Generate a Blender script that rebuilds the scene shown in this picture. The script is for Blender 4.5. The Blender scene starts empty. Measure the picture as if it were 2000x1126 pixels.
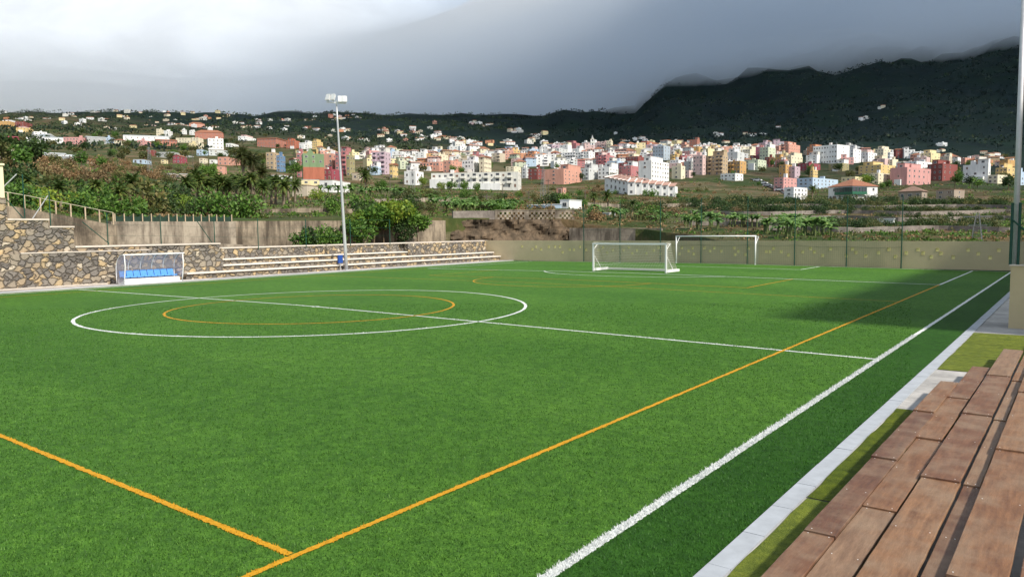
import bpy, math, random
import numpy as np
from mathutils import Vector, Matrix, noise as mnoise
rnd = random.Random(7)
scene = bpy.context.scene
COL = scene.collection
R = math.radians

# ------------------------------------------------------------------ camera model (solved from the pitch markings)
CAM = np.array([26.635, -21.1888, 3.4384]); YAW, PITCH, ROLL, FPX = 0.6445, -0.0777, -0.0094, 1485.07
def _axes():
    cy, sy, cp, sp = math.cos(YAW), math.sin(YAW), math.cos(PITCH), math.sin(PITCH)
    fwd = np.array([-sy*cp, cy*cp, sp]); right = np.array([cy, sy, 0.0]); up = np.cross(right, fwd)
    c, s = math.cos(ROLL), math.sin(ROLL)
    return c*right+s*up, -s*right+c*up, fwd
AX = _axes()
def ray(px, py):
    return AX[0]*((px-1000)/FPX) + AX[1]*(-(py-563)/FPX) + AX[2]
def at(px, py, D):
    return CAM + ray(px, py)*D
def on_y(px, py, Y):
    d = ray(px, py); return CAM + d*((Y-CAM[1])/d[1])
def on_x(px, py, X):
    d = ray(px, py); return CAM + d*((X-CAM[0])/d[0])
def on_z(px, py, Z):
    d = ray(px, py); return CAM + d*((Z-CAM[2])/d[2])

CROWN, HALF_W, GOAL_Y = 0.1763, 22.57, 44.75
def zc(x):
    return CROWN*(1-math.sqrt((x/HALF_W)**2+0.01)) if abs(x) < HALF_W*0.995 else 0.0

# ------------------------------------------------------------------ materials
def lin(c):
    return tuple(((v/255)/12.92 if v/255 <= 0.04045 else ((v/255+0.055)/1.055)**2.4) for v in c)
class NT:
    def __init__(s, m):
        m.use_nodes = True; s.t = m.node_tree; s.n = s.t.nodes
        for x in list(s.n): s.n.remove(x)
        s.out = s.n.new('ShaderNodeOutputMaterial'); s.b = s.n.new('ShaderNodeBsdfPrincipled')
        s.t.links.new(s.b.outputs[0], s.out.inputs[0])
    def add(s, typ, **kw):
        x = s.n.new(typ)
        for k, v in kw.items():
            if k.startswith('i_'):
                x.inputs[k[2:].replace('_', ' ')].default_value = v
            else: setattr(x, k, v)
        return x
    def link(s, a, b): s.t.links.new(a, b)
    def coord(s, kind='Object', scale=(1,1,1)):
        tc = s.add('ShaderNodeTexCoord'); mp = s.add('ShaderNodeMapping'); mp.inputs['Scale'].default_value = scale
        s.link(tc.outputs[kind], mp.inputs[0]); return mp.outputs[0]
    def noise(s, vec, scale, detail=4, rough=0.6):
        x = s.add('ShaderNodeTexNoise'); x.inputs['Scale'].default_value = scale
        x.inputs['Detail'].default_value = detail; x.inputs['Roughness'].default_value = rough
        if vec is not None: s.link(vec, x.inputs['Vector'])
        return x.outputs['Fac']
    def ramp(s, fac, stops, interp='LINEAR'):
        x = s.add('ShaderNodeValToRGB'); x.color_ramp.interpolation = interp
        e = x.color_ramp.elements
        while len(e) < len(stops): e.new(0.5)
        for i, (p, c) in enumerate(stops):
            e[i].position = p; e[i].color = (*c, 1) if len(c) == 3 else c
        s.link(fac, x.inputs[0]); return x.outputs[0]
    def mix(s, fac, a, b, mode='MIX'):
        x = s.add('ShaderNodeMix', data_type='RGBA', blend_type=mode)
        for sock, v in ((x.inputs[0], fac), (x.inputs[6], a), (x.inputs[7], b)):
            if hasattr(v, 'is_linked'): s.link(v, sock)
            elif isinstance(v, (int, float)): sock.default_value = v
            else: sock.default_value = (*v, 1)
        return x.outputs[2]
    def bump(s, h, strength=0.4, dist=0.05):
        x = s.add('ShaderNodeBump'); x.inputs['Strength'].default_value = strength; x.inputs['Distance'].default_value = dist
        s.link(h, x.inputs['Height']); s.link(x.outputs[0], s.b.inputs['Normal'])
    def color(s, c): s.link(c, s.b.inputs['Base Color'])
MATS = {}
def plain(name, c, rough=0.7, var=0.12, scale=3.0, metal=0.0, bump=0.0, spec=0.3):
    if name in MATS: return MATS[name]
    m = bpy.data.materials.new(name); t = NT(m)
    v = t.coord('Object'); f = t.noise(v, scale, 5, 0.65)
    a = tuple(min(1, x*(1+var)) for x in c); b = tuple(x*(1-var*1.3) for x in c)
    t.color(t.ramp(f, [(0.3, b), (0.7, a)]))
    t.b.inputs['Roughness'].default_value = rough; t.b.inputs['Metallic'].default_value = metal
    t.b.inputs['Specular IOR Level'].default_value = spec
    if bump: t.bump(f, bump, 0.03)
    MATS[name] = m; return m
def facade(c):
    """painted render, c is an 8-bit sRGB reading; weathering streaks below the parapet"""
    key = 'facade_%02x%02x%02x' % tuple(c)
    if key in MATS: return MATS[key]
    m = bpy.data.materials.new(key); t = NT(m); lc = lin(c); lu = sum(lc)/3; base = tuple(min(0.80, (x*.72+lu*.28)*0.92+.02) for x in lc)
    v = t.coord('Object', (1, 1, 0.18)); f = t.noise(v, 0.9, 5, 0.7)
    v2 = t.coord('Object'); g = t.noise(v2, 0.25, 2, 0.5)
    c1 = t.ramp(f, [(0.30, tuple(x*0.74 for x in base)), (0.62, base)])
    t.color(t.mix(t.ramp(g, [(0.4, (0, 0, 0)), (0.7, (.35, .35, .35))]), c1, tuple(x*0.88 for x in base)))
    t.b.inputs['Roughness'].default_value = 0.9; t.b.inputs['Specular IOR Level'].default_value = 0.15
    MATS[key] = m; return m
def tile_roof(name, c):
    if name in MATS: return MATS[name]
    m = bpy.data.materials.new(name); t = NT(m); v = t.coord('Object')
    w = t.add('ShaderNodeTexWave'); w.inputs['Scale'].default_value = 2.2; w.inputs['Distortion'].default_value = 0.6
    t.link(v, w.inputs['Vector']); f = t.noise(v, 1.6, 5, 0.7)
    cc = t.ramp(f, [(0.3, tuple(x*0.6 for x in c)), (0.7, tuple(min(1, x*1.3) for x in c))])
    t.color(t.mix(0.35, cc, t.ramp(w.outputs['Fac'], [(0, tuple(x*0.45 for x in c)), (1, tuple(x*1.1 for x in c))])))
    t.b.inputs['Roughness'].default_value = 0.9; MATS[name] = m; return m
def stone_mat():
    m = bpy.data.materials.new('rubble_stone'); t = NT(m); v = t.coord('Object', (1, 1, 1.25))
    nz = t.add('ShaderNodeTexNoise'); nz.inputs['Scale'].default_value = 2.5; t.link(v, nz.inputs['Vector'])
    vv = t.add('ShaderNodeMix', data_type='VECTOR'); vv.inputs[0].default_value = 0.30
    t.link(v, vv.inputs[4]); t.link(nz.outputs['Color'], vv.inputs[5])
    def vor(feat):
        x = t.add('ShaderNodeTexVoronoi', feature=feat); x.inputs['Scale'].default_value = 3.3
        x.inputs['Randomness'].default_value = 1.0; t.link(vv.outputs[1], x.inputs['Vector']); return x
    cell, edge = vor('F1'), vor('DISTANCE_TO_EDGE')
    sep = t.add('ShaderNodeSeparateColor'); t.link(cell.outputs['Color'], sep.inputs[0])
    cc = t.ramp(sep.outputs[0], [(0.0, (.19, .17, .15)), (0.20, (.28, .25, .215)), (0.38, (.37, .315, .245)), (0.55, (.46, .36, .24)), (0.68, (.25, .225, .20)), (0.78, (.52, .40, .24)), (0.88, (.60, .45, .26)), (0.95, (.66, .57, .44))], 'CONSTANT')
    f = t.noise(v, 9, 5, 0.7)
    cc = t.mix(0.5, cc, t.ramp(f, [(0.25, (.35, .34, .33)), (0.75, (1, .98, .95))]), 'MULTIPLY')
    big = t.ramp(t.noise(v, 0.25, 2), [(0.35, (.8, .8, .82)), (0.65, (1, 1, 1))])
    cc = t.mix(1.0, cc, big, 'MULTIPLY')
    mort = t.ramp(edge.outputs['Distance'], [(0.012, (0, 0, 0)), (0.055, (1, 1, 1))])
    t.color(t.mix(mort, (.13, .105, .08), cc))
    hr = t.ramp(edge.outputs['Distance'], [(0.0, (0, 0, 0)), (0.16, (1, 1, 1))])
    t.bump(t.mix(0.12, hr, f), 1.0, 0.12); t.b.inputs['Roughness'].default_value = 0.95
    return m
def concrete_mat(name, base, dark, streak=True, scale=1.0):
    m = bpy.data.materials.new(name); t = NT(m)
    v = t.coord('Object', (0.8, 0.8, 0.12 if streak else 0.8)); f = t.noise(v, 1.1*scale, 6, 0.72)
    v2 = t.coord('Object'); g = t.noise(v2, 0.35*scale, 5, 0.7); h = t.noise(v2, 6, 5, 0.7)
    c = t.ramp(f, [(0.40, dark), (0.57, base)])
    c = t.mix(t.ramp(g, [(0.45, (0, 0, 0)), (0.66, (.75, .75, .75))]), c, tuple(x*0.5 for x in dark))
    c = t.mix(0.4, c, t.ramp(h, [(0.3, (.6, .58, .55)), (0.7, (1, 1, 1))]), 'MULTIPLY')
    t.color(c); t.bump(h, 0.3, 0.03); t.b.inputs['Roughness'].default_value = 0.95
    return m
def turf_mat(name, dark, mid, light, rowdir=True):
    m = bpy.data.materials.new(name); t = NT(m); v = t.coord('Object')
    big = t.noise(v, 0.13, 3, 0.55); med = t.noise(v, 1.7, 4, 0.65); fine = t.noise(v, 34, 3, 0.75)
    v2 = t.coord('Object', (1.0, 0.35, 1)); st = t.noise(v2, 90, 2, 0.8)
    s = t.add('ShaderNodeMath', operation='ADD'); t.link(fine, s.inputs[0]); t.link(st, s.inputs[1])
    s2 = t.add('ShaderNodeMath', operation='MULTIPLY'); s2.inputs[1].default_value = 0.5; t.link(s.outputs[0], s2.inputs[0])
    c = t.ramp(s2.outputs[0], [(0.34, dark), (0.50, mid), (0.66, light)])
    c = t.mix(t.ramp(med, [(0.35, (0.0,)*3), (0.7, (0.55,)*3)]), c, mid)
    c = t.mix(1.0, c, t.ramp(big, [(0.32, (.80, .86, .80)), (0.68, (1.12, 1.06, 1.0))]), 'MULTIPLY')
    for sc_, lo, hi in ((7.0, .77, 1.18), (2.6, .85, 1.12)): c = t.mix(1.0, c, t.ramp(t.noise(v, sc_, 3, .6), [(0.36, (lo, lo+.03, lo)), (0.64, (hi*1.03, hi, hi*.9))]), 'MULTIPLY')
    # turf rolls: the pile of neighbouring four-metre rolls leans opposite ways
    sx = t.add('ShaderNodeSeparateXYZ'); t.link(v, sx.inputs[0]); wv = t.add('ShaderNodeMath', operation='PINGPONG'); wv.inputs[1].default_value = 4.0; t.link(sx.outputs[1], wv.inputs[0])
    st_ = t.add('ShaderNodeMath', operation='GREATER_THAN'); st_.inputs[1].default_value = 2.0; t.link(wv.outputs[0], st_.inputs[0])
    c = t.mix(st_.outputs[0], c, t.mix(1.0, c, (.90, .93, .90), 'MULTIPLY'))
    t.color(c); t.bump(s2.outputs[0], 0.9, 0.05)
    t.b.inputs['Roughness'].default_value = 0.75; t.b.inputs['Specular IOR Level'].default_value = 0.12
    return m
def wood_mat(name, a, b, seed):
    m = bpy.data.materials.new(name); t = NT(m); v = t.coord('Object', (7.0, 0.8, 7.0))
    mp = t.add('ShaderNodeMapping'); mp.inputs['Location'].default_value = (seed*3.1, seed*7.7, seed)
    t.link(v, mp.inputs[0]); v = mp.outputs[0]
    f = t.noise(v, 2.2, 6, 0.7); g = t.noise(t.coord('Object'), 2.3, 4, 0.6); fine = t.noise(v, 14, 4, 0.8)
    c = t.ramp(f, [(0.28, a), (0.52, tuple((x+y)/2 for x, y in zip(a, b))), (0.72, b)])
    c = t.mix(t.ramp(g, [(0.42, (0,)*3), (0.68, (.6,)*3)]), c, (.27, .19, .125))
    c = t.mix(0.45, c, t.ramp(fine, [(0.3, (.5, .48, .46)), (0.7, (1.1, 1.08, 1.05))]), 'MULTIPLY')
    t.color(c); t.bump(fine, 0.35, 0.01); t.b.inputs['Roughness'].default_value = 0.62
    return m
def leaf_mat(name, c1, c2, c3=None, rough=0.55):
    """leaves: tone varies leaf by leaf (random per mesh island), a little translucent"""
    m = bpy.data.materials.new(name); t = NT(m)
    g = t.add('ShaderNodeNewGeometry'); oi = t.add('ShaderNodeObjectInfo')
    c = t.ramp(g.outputs['Random Per Island'], [(0.0, c1), (0.6, c2), (1.0, c3 or c2)])
    c = t.mix(1.0, c, t.ramp(oi.outputs['Random'], [(0, (.72, .78, .75)), (1, (1.2, 1.12, 1.0))]), 'MULTIPLY')
    t.color(c); t.b.inputs['Roughness'].default_value = rough; t.b.inputs['Specular IOR Level'].default_value = 0.25
    tr = t.add('ShaderNodeBsdfTranslucent'); t.link(c, tr.inputs[0]); mx = t.add('ShaderNodeMixShader'); mx.inputs[0].default_value = 0.25
    t.link(t.b.outputs[0], mx.inputs[1]); t.link(tr.outputs[0], mx.inputs[2]); t.link(mx.outputs[0], t.out.inputs[0])
    return m

# ------------------------------------------------------------------ mesh builder
class MB:
    def __init__(s): s.v = []; s.f = []; s.m = []
    def quad(s, a, b, c, d, mi=0):
        n = len(s.v); s.v += [tuple(a), tuple(b), tuple(c), tuple(d)]; s.f.append((n, n+1, n+2, n+3)); s.m.append(mi)
    def tri(s, a, b, c, mi=0):
        n = len(s.v); s.v += [tuple(a), tuple(b), tuple(c)]; s.f.append((n, n+1, n+2)); s.m.append(mi)
    def box(s, x0, x1, y0, y1, z0, z1, mi=0, M=None):
        p = [(x, y, z) for z in (z0, z1) for y in (y0, y1) for x in (x0, x1)]
        if M is not None: p = [tuple(M @ Vector(q)) for q in p]
        n = len(s.v); s.v += p
        for f in ((0, 2, 3, 1), (4, 5, 7, 6), (0, 1, 5, 4), (1, 3, 7, 5), (3, 2, 6, 7), (2, 0, 4, 6)):
            s.f.append(tuple(n+i for i in f)); s.m.append(mi)
        return s
    def prism(s, poly, y0, y1, mi=0, axis='y'):
        """poly of (x,z) extruded along y (or (y,z) along x)"""
        n = len(s.v); k = len(poly)
        for y in (y0, y1):
            for (a, b) in poly: s.v.append((a, y, b) if axis == 'y' else (y, a, b))
        for i in range(k):
            j = (i+1) % k; s.f.append((n+i, n+j, n+k+j, n+k+i)); s.m.append(mi)
        s.f.append(tuple(n+i for i in range(k))[::-1]); s.m.append(mi)
        s.f.append(tuple(n+k+i for i in range(k))); s.m.append(mi)
    def tube(s, pts, r, n=6, mi=0, caps=True):
        pts = [Vector(p) for p in pts]; rs = r if isinstance(r, (list, tuple)) else [r]*len(pts)
        base = len(s.v); prev = None
        for i, p in enumerate(pts):
            d = (pts[min(i+1, len(pts)-1)]-pts[max(i-1, 0)]).normalized()
            u = d.orthogonal().normalized() if prev is None else (prev - d*prev.dot(d)).normalized()
            prev = u; w = d.cross(u)
            for k in range(n):
                a = 2*math.pi*k/n; s.v.append(tuple(p+(u*math.cos(a)+w*math.sin(a))*rs[i]))
        for i in range(len(pts)-1):
            for k in range(n):
                a = base+i*n+k; b = base+i*n+(k+1) % n
                s.f.append((a, b, b+n, a+n)); s.m.append(mi)
        if caps:
            s.f.append(tuple(base+k for k in range(n))[::-1]); s.m.append(mi)
            e = base+(len(pts)-1)*n; s.f.append(tuple(e+k for k in range(n))); s.m.append(mi)
        return s
    def mesh(s, name, mats):
        me = bpy.data.meshes.new(name); me.from_pydata(s.v, [], s.f)
        for m in (mats if isinstance(mats, (list, tuple)) else [mats]): me.materials.append(m)
        if any(s.m): me.polygons.foreach_set('material_index', s.m)
        me.update(); return me
    def obj(s, name, mats, parent=None, smooth=False, loc=None):
        me = s.mesh(name, mats)
        if smooth: me.polygons.foreach_set('use_smooth', [True]*len(me.polygons))
        return link(name, me, parent, loc)
def link(name, me, parent=None, loc=None):
    o = bpy.data.objects.new(name, me); COL.objects.link(o)
    if parent is not None: o.parent = parent
    if loc is not None: o.location = loc
    return o
def tag(o, label=None, cat=None, group=None, kind=None):
    if label: o['label'] = label
    if cat: o['category'] = cat
    if group: o['group'] = group
    if kind: o['kind'] = kind
    return o
def empty(name, loc, label=None, cat=None, group=None, rz=0.0):
    o = bpy.data.objects.new(name, None); COL.objects.link(o); o.location = Vector([float(x) for x in loc]); o.rotation_euler = (0, 0, rz)
    o.empty_display_size = 0.2
    return tag(o, label, cat, group)
def structure(mb, name, m): return tag(mb.obj(name, m), kind='structure')
def copy_tree(o, loc, rz=0.0, sc=1.0, label=None):
    c = o.copy(); COL.objects.link(c); c.location = Vector([float(x) for x in loc]); c.rotation_euler = (0, 0, rz); c.scale = (sc, sc, sc)
    if label: c['label'] = label
    for ch in list(o.children):
        d = ch.copy(); COL.objects.link(d); d.parent = c
        for g in list(ch.children):
            e = g.copy(); COL.objects.link(e); e.parent = d
    return c

# ------------------------------------------------------------------ light, sky
SUN_AZ, SUN_EL = R(95), R(43)
w = bpy.data.worlds.new('World'); scene.world = w; w.use_nodes = True
nt = w.node_tree; nt.nodes.clear()
def W(t, **k):
    n = nt.nodes.new(t)
    for a, b in k.items(): setattr(n, a, b)
    return n
sky = W('ShaderNodeTexSky', sky_type='NISHITA', sun_disc=False, sun_elevation=SUN_EL, sun_rotation=SUN_AZ, air_density=1.0, dust_density=1.5)
bg = W('ShaderNodeBackground'); out = W('ShaderNodeOutputWorld'); bg.inputs[1].default_value = 0.14
# a broken overcast: bright thin cloud in the west, heavier grey cloud over the mountain
tc = W('ShaderNodeTexCoord'); nz = W('ShaderNodeTexNoise'); nz.inputs['Scale'].default_value = 1.3; nz.inputs['Detail'].default_value = 5
nt.links.new(tc.outputs['Generated'], nz.inputs['Vector'])
dot = W('ShaderNodeVectorMath', operation='DOT_PRODUCT')
d0 = ray(220, 185); d0 = d0/np.linalg.norm(d0); dot.inputs[1].default_value = tuple(d0)
nt.links.new(tc.outputs['Generated'], dot.inputs[0])
rp = W('ShaderNodeValToRGB'); e = rp.color_ramp.elements
SKY_STOPS = [(0.0, (3.8, 4.3, 5.0)), (0.74, (2.4, 2.9, 3.4)), (0.84, (2.7, 3.4, 4.3)), (0.91, (4.2, 4.9, 5.8)), (0.965, (7.4, 7.6, 7.8))]
while len(e) < len(SKY_STOPS): e.new(0.5)
for i, (p, c) in enumerate(SKY_STOPS): e[i].position = p; e[i].color = (*c, 1)
ad = W('ShaderNodeMath', operation='MULTIPLY_ADD'); ad.inputs[1].default_value = 0.10; nt.links.new(nz.outputs['Fac'], ad.inputs[0])
sb = W('ShaderNodeMath', operation='SUBTRACT'); sb.inputs[1].default_value = 0.05
nt.links.new(dot.outputs['Value'], sb.inputs[0]); nt.links.new(sb.outputs[0], ad.inputs[2]); nt.links.new(ad.outputs[0], rp.inputs[0])
mx = W('ShaderNodeMix', data_type='RGBA'); mx.inputs[0].default_value = 0.95
nt.links.new(sky.outputs[0], mx.inputs[6]); n2 = W('ShaderNodeTexNoise'); n2.inputs['Scale'].default_value = 4.5; n2.inputs['Detail'].default_value = 7; n2.inputs['Roughness'].default_value = .62; n2.inputs['Distortion'].default_value = .5
mp0 = W('ShaderNodeMapping'); mp0.inputs['Scale'].default_value = (1, 1, 2.6); nt.links.new(tc.outputs['Generated'], mp0.inputs[0]); nt.links.new(mp0.outputs[0], n2.inputs['Vector'])
r2 = W('ShaderNodeMapRange'); r2.inputs[1].default_value = .3; r2.inputs[2].default_value = .7; r2.inputs[3].default_value = .80; r2.inputs[4].default_value = 1.14; nt.links.new(n2.outputs['Fac'], r2.inputs[0])
vm = W('ShaderNodeVectorMath', operation='SCALE'); nt.links.new(rp.outputs[0], vm.inputs[0]); nt.links.new(r2.outputs[0], vm.inputs['Scale']); nt.links.new(vm.outputs[0], mx.inputs[7]); nt.links.new(mx.outputs[2], bg.inputs[0]); nt.links.new(bg.outputs[0], out.inputs[0])
sl = bpy.data.lights.new('sun', 'SUN'); sl.energy = 4.6; sl.angle = R(4.5); sl.color = (1.0, 0.93, 0.82)
so = bpy.data.objects.new('sun', sl); COL.objects.link(so)
sd = Vector((math.sin(SUN_AZ)*math.cos(SUN_EL), math.cos(SUN_AZ)*math.cos(SUN_EL), math.sin(SUN_EL)))
so.rotation_euler = sd.to_track_quat('Z', 'Y').to_euler(); so.location = (60, 0, 60)
vs = scene.view_settings; vs.view_transform = 'Standard'; vs.look = 'None'; vs.gamma = 1.0; vs.exposure = 0.28
cd = bpy.data.cameras.new('camera'); cd.sensor_width = 36; cd.sensor_fit = 'HORIZONTAL'; cd.lens = FPX/2000*36; cd.clip_end = 20000; cd.clip_start = 0.05
co = bpy.data.objects.new('camera', cd); COL.objects.link(co)
co.matrix_world = Matrix(((AX[0][0], AX[1][0], -AX[2][0], CAM[0]), (AX[0][1], AX[1][1], -AX[2][1], CAM[1]), (AX[0][2], AX[1][2], -AX[2][2], CAM[2]), (0, 0, 0, 1)))
scene.camera = co
scene.cycles.volume_bounces = 6; scene.cycles.max_bounces = 8; scene.cycles.transparent_max_bounces = 8
scene.cycles.use_denoising = True
scene.cycles.volume_step_rate = 4.0
# ================================================================== PITCH AND SURROUNDS
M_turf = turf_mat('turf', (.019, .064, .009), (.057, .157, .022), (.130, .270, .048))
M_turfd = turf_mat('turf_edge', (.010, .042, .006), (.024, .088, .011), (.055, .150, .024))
M_white = plain('line_white', (.60, .62, .61), .8, .08, 20)
M_yel = plain('line_yellow', (.50, .25, .008), .8, .16, 20)
M_conc = concrete_mat('pavement_concrete', (.50, .48, .46), (.38, .37, .36), False)
M_kerb = plain('kerb_concrete', (.35, .375, .41), .85, .10, 4)
M_cap = plain('pale_mortar', (.62, .55, .48), .9, .12, 2.5)
M_stone = stone_mat()
M_dirt = concrete_mat('dry_earth', (.20, .15, .10), (.11, .09, .05), False)
M_steelw = plain('white_painted_steel', (.80, .80, .80), .35, .04, 5)
M_galv = plain('galvanised_steel', (.52, .53, .54), .45, .08, 6, metal=0.3)
M_green = plain('green_painted_steel', (.012, .065, .045), .5, .15, 6)
M_net = plain('white_net_cord', (.62, .59, .51), .9, .05, 6)
M_rust = plain('rusty_steel', (.09, .06, .05), .8, .3, 8)

# ground
g = MB(); n = 24
for i in range(n):
    for j in range(n):
        x0, x1 = -230+460*i/n, -230+460*(i+1)/n; y0, y1 = -190+460*j/n, -190+460*(j+1)/n
        g.quad((x0, y0, -.16), (x1, y0, -.16), (x1, y1, -.16), (x0, y1, -.16))
structure(g, 'ground', M_dirt)
def sheet(name, x0, x1, y0, y1, dz, mat, nx, ny):
    mb = MB(); xs = np.linspace(x0, x1, nx+1); ys = np.linspace(y0, y1, ny+1)
    for y in ys:
        for x in xs: mb.v.append((x, y, zc(x)+dz))
    for j in range(ny):
        for i in range(nx):
            a = j*(nx+1)+i; mb.f.append((a, a+1, a+nx+2, a+nx+1)); mb.m.append(0)
    o = structure(mb, name, mat); o.data.polygons.foreach_set('use_smooth', [True]*len(o.data.polygons)); return o
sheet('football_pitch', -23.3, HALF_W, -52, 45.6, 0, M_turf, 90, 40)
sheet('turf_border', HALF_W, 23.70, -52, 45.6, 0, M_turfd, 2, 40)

# painted lines: strips that follow the crown, edges ragged like cut turf fibres
class Lines:
    def __init__(s): s.b = MB()
    def path(s, pts, wd, closed=False, near=False):
        n = len(pts); P = [np.array(p, float) for p in pts]; b0 = len(s.b.v)
        for i in range(n):
            a = P[(i-1) % n] if closed or i > 0 else P[i]; c = P[(i+1) % n] if closed or i < n-1 else P[i]
            d = c-a; d /= max(1e-9, np.hypot(*d)); nn = np.array([-d[1], d[0]])
            for sg in (1, -1):
                j = rnd.uniform(-.012, .012) if not near else rnd.choice((-.022, 0, .016, .03))
                q = P[i]+nn*sg*(wd/2+j); s.b.v.append((q[0], q[1], zc(q[0])+.006))
        for i in range(n if closed else n-1):
            a = b0+2*i; c = b0+2*((i+1) % n); s.b.f.append((a, a+1, c+1, c)); s.b.m.append(0)
    def seg(s, x0, y0, x1, y1, wd=.10):
        L = math.hypot(x1-x0, y1-y0); pts = [(x0, y0)]; t = 0
        while t < L:
            y = y0+(y1-y0)*t/L; x = x0+(x1-x0)*t/L
            dist = math.hypot(x-CAM[0], y-CAM[1]); t += max(.02, min(.5, dist*.004)); u = min(1, t/L)
            pts.append((x0+(x1-x0)*u, y0+(y1-y0)*u))
        s.path(pts, wd, near=False)
    def arc(s, cx, cy, r, a0, a1, wd=.10, n=160):
        full = abs(a1-a0) > 6.28
        pts = [(cx+r*math.cos(a0+(a1-a0)*i/n), cy+r*math.sin(a0+(a1-a0)*i/n)) for i in range(n if full else n+1)]
        s.path(pts, wd, closed=full)
L = Lines()
for sx in (-1, 1): L.seg(sx*22.51, -44.75, sx*22.51, 44.75, .12)
for sy in (-1, 1):
    L.seg(-22.45, sy*44.69, 22.45, sy*44.69, .13); L.seg(-20.16, sy*28.49, 20.16, sy*28.49, .14)
    for sx in (-1, 1):
        L.seg(sx*20.1, sy*28.56, sx*20.1, sy*44.62, .12); L.seg(sx*9.16, sy*39.3, sx*9.16, sy*44.62, .11)
    L.seg(-9.1, sy*39.25, 9.1, sy*39.25, .11)
    a = math.asin((33.75-28.43)/9.15)
    if sy > 0: L.arc(0, 33.75, 9.15, math.pi+a+.012, 2*math.pi-a-.012, .11, 60)
    else: L.arc(0, -33.75, 9.15, a+.012, math.pi-a-.012, .11, 60)
L.seg(-22.45, 0, 22.45, 0, .12); L.arc(0, 0, 9.15, 0, 2*math.pi, .13, 240)
L.arc(0, 0, .12, 0, 2*math.pi, .1, 16)
structure(L.b, 'white_pitch_lines', M_white)
Y_ = Lines()
for v in Y_.b.v: pass
for sx in (-1, 1): Y_.seg(sx*20.10, -28.42, sx*20.10, 28.42, .085)
Y_.seg(-20.03, -16.36, 20.03, -16.36, .085); Y_.seg(-20.03, 16.55, 20.03, 16.55, .07)
Y_.arc(0, 0, 6, 0, 2*math.pi, .10, 200)
for sy in (-1, 1):
    if sy > 0:
        Y_.seg(-12.1, 20.1, 11.9, 20.1, .09)
        for x in (-12.05, 11.85): Y_.seg(x, 20.16, x, 28.42, .09)
        Y_.arc(0, 20.1, 6, math.pi+.01, 2*math.pi-.01, .09, 60)
for i, v in enumerate(Y_.b.v): Y_.b.v[i] = (v[0], v[1], v[2]+.004)
structure(Y_.b, 'yellow_pitch_lines', M_yel)

# kerbs and pavements
k = MB()
for i in range(97): k.box(23.70, 23.94+rnd.uniform(-.003, .003), -52+i, -51.008+i, -.15, .035+rnd.uniform(-.003, .003))
k.box(23.705, 23.93, -52, 45, -.15, .02); structure(k, 'kerb', M_kerb)
k = MB(); k.box(23.94, 44, -52, 45.6, -.15, .012); structure(k, 'pavement', M_conc)
M_pale = concrete_mat('pale_pavement', (.66, .60, .56), (.50, .46, .43), False)
k = MB(); k.box(-25.3, -23.3, -52, 45.6, -.15, .03); structure(k, 'stand_pavement', M_pale)
k = MB(); k.box(-23.9, -23.3, -52, 45.6, .03, .05); structure(k, 'stand_kerb', M_kerb)

# close turf: fibres standing on the nearest part of the pitch
def blades():
    rs = np.random.RandomState(3); N = 190000
    px = rs.uniform(-60, 1780, N); D = 4.2*(34/4.2)**(rs.uniform(0, 1, N)**0.95)
    u = (px-1000)/FPX
    hf = AX[2].copy(); r = AX[0]
    # ground point at depth D along the column px
    base = CAM[None, :] + D[:, None]*(AX[2][None, :]+u[:, None]*AX[0][None, :])
    v = -(base[:, 2]-0.0)/(D*AX[1][2]); P = base + (D*v)[:, None]*AX[1][None, :]
    # extra fibres along the near touchline
    m_ = 9000; ty_ = CAM[1]+2.5+(rs.uniform(0, 1, m_)**1.5)*24; tx_ = 22.51+rs.uniform(-.062, .062, m_); P = np.vstack([P, np.stack([tx_, ty_, 0*tx_], 1)]); v = np.concatenate([v, np.full(m_, -.1)])
    ok = (P[:, 0] < 23.70) & (P[:, 0] > -23) & (v < 0.0) & (v > -0.42); P = P[ok]; n = len(P)
    x, y = P[:, 0], P[:, 1]; z = np.array([zc(a) for a in x])
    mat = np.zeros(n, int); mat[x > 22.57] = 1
    wl = (np.abs(np.abs(x)-22.51) < .066) | ((np.abs(y) < .058) & (np.abs(x) < 22.5)) | (np.abs(np.hypot(x, y)-9.15) < .06)
    yl = (np.abs(x-20.10) < .052) & (y < 28.4) | ((np.abs(y+16.36) < .052) & (x < 20.1))
    mat[wl] = 2; mat[yl] = 3
    keep = ~(((np.abs(x-22.51) < .03)) & (rs.uniform(0, 1, n) < .3)); 
    h = rs.uniform(.018, .036, n); h[wl] *= 1.25; a = rs.uniform(0, 2*np.pi, n); le = rs.uniform(.004, .022, n); le[wl] *= 2.2; wd = .0032*(1+np.hypot(x-CAM[0], y-CAM[1])/9)
    wx, wy = np.cos(a)*wd, np.sin(a)*wd; b = rs.uniform(0, 2*np.pi, n); tx, ty = np.cos(b)*le, np.sin(b)*le
    V = np.empty((n, 3, 3)); V[:, 0] = np.stack([x-wx, y-wy, z], 1); V[:, 1] = np.stack([x+wx, y+wy, z], 1); V[:, 2] = np.stack([x+tx, y+ty, z+h], 1)
    me = bpy.data.meshes.new('grass'); me.vertices.add(3*n); me.loops.add(3*n); me.polygons.add(n)
    me.vertices.foreach_set('co', V.reshape(-1)); me.loops.foreach_set('vertex_index', np.arange(3*n))
    me.polygons.foreach_set('loop_start', np.arange(0, 3*n, 3))
    for m in (leaf_mat('turf_fibre', (.025, .084, .011), (.060, .163, .024), (.124, .264, .049)), leaf_mat('turf_fibre_edge', (.024, .090, .012), (.038, .13, .018), (.06, .17, .03)), M_white, M_yel): me.materials.append(m)
    me.polygons.foreach_set('material_index', mat); me.update(); me.validate()
    tag(link('grass', me), kind='stuff')
blades()

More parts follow.
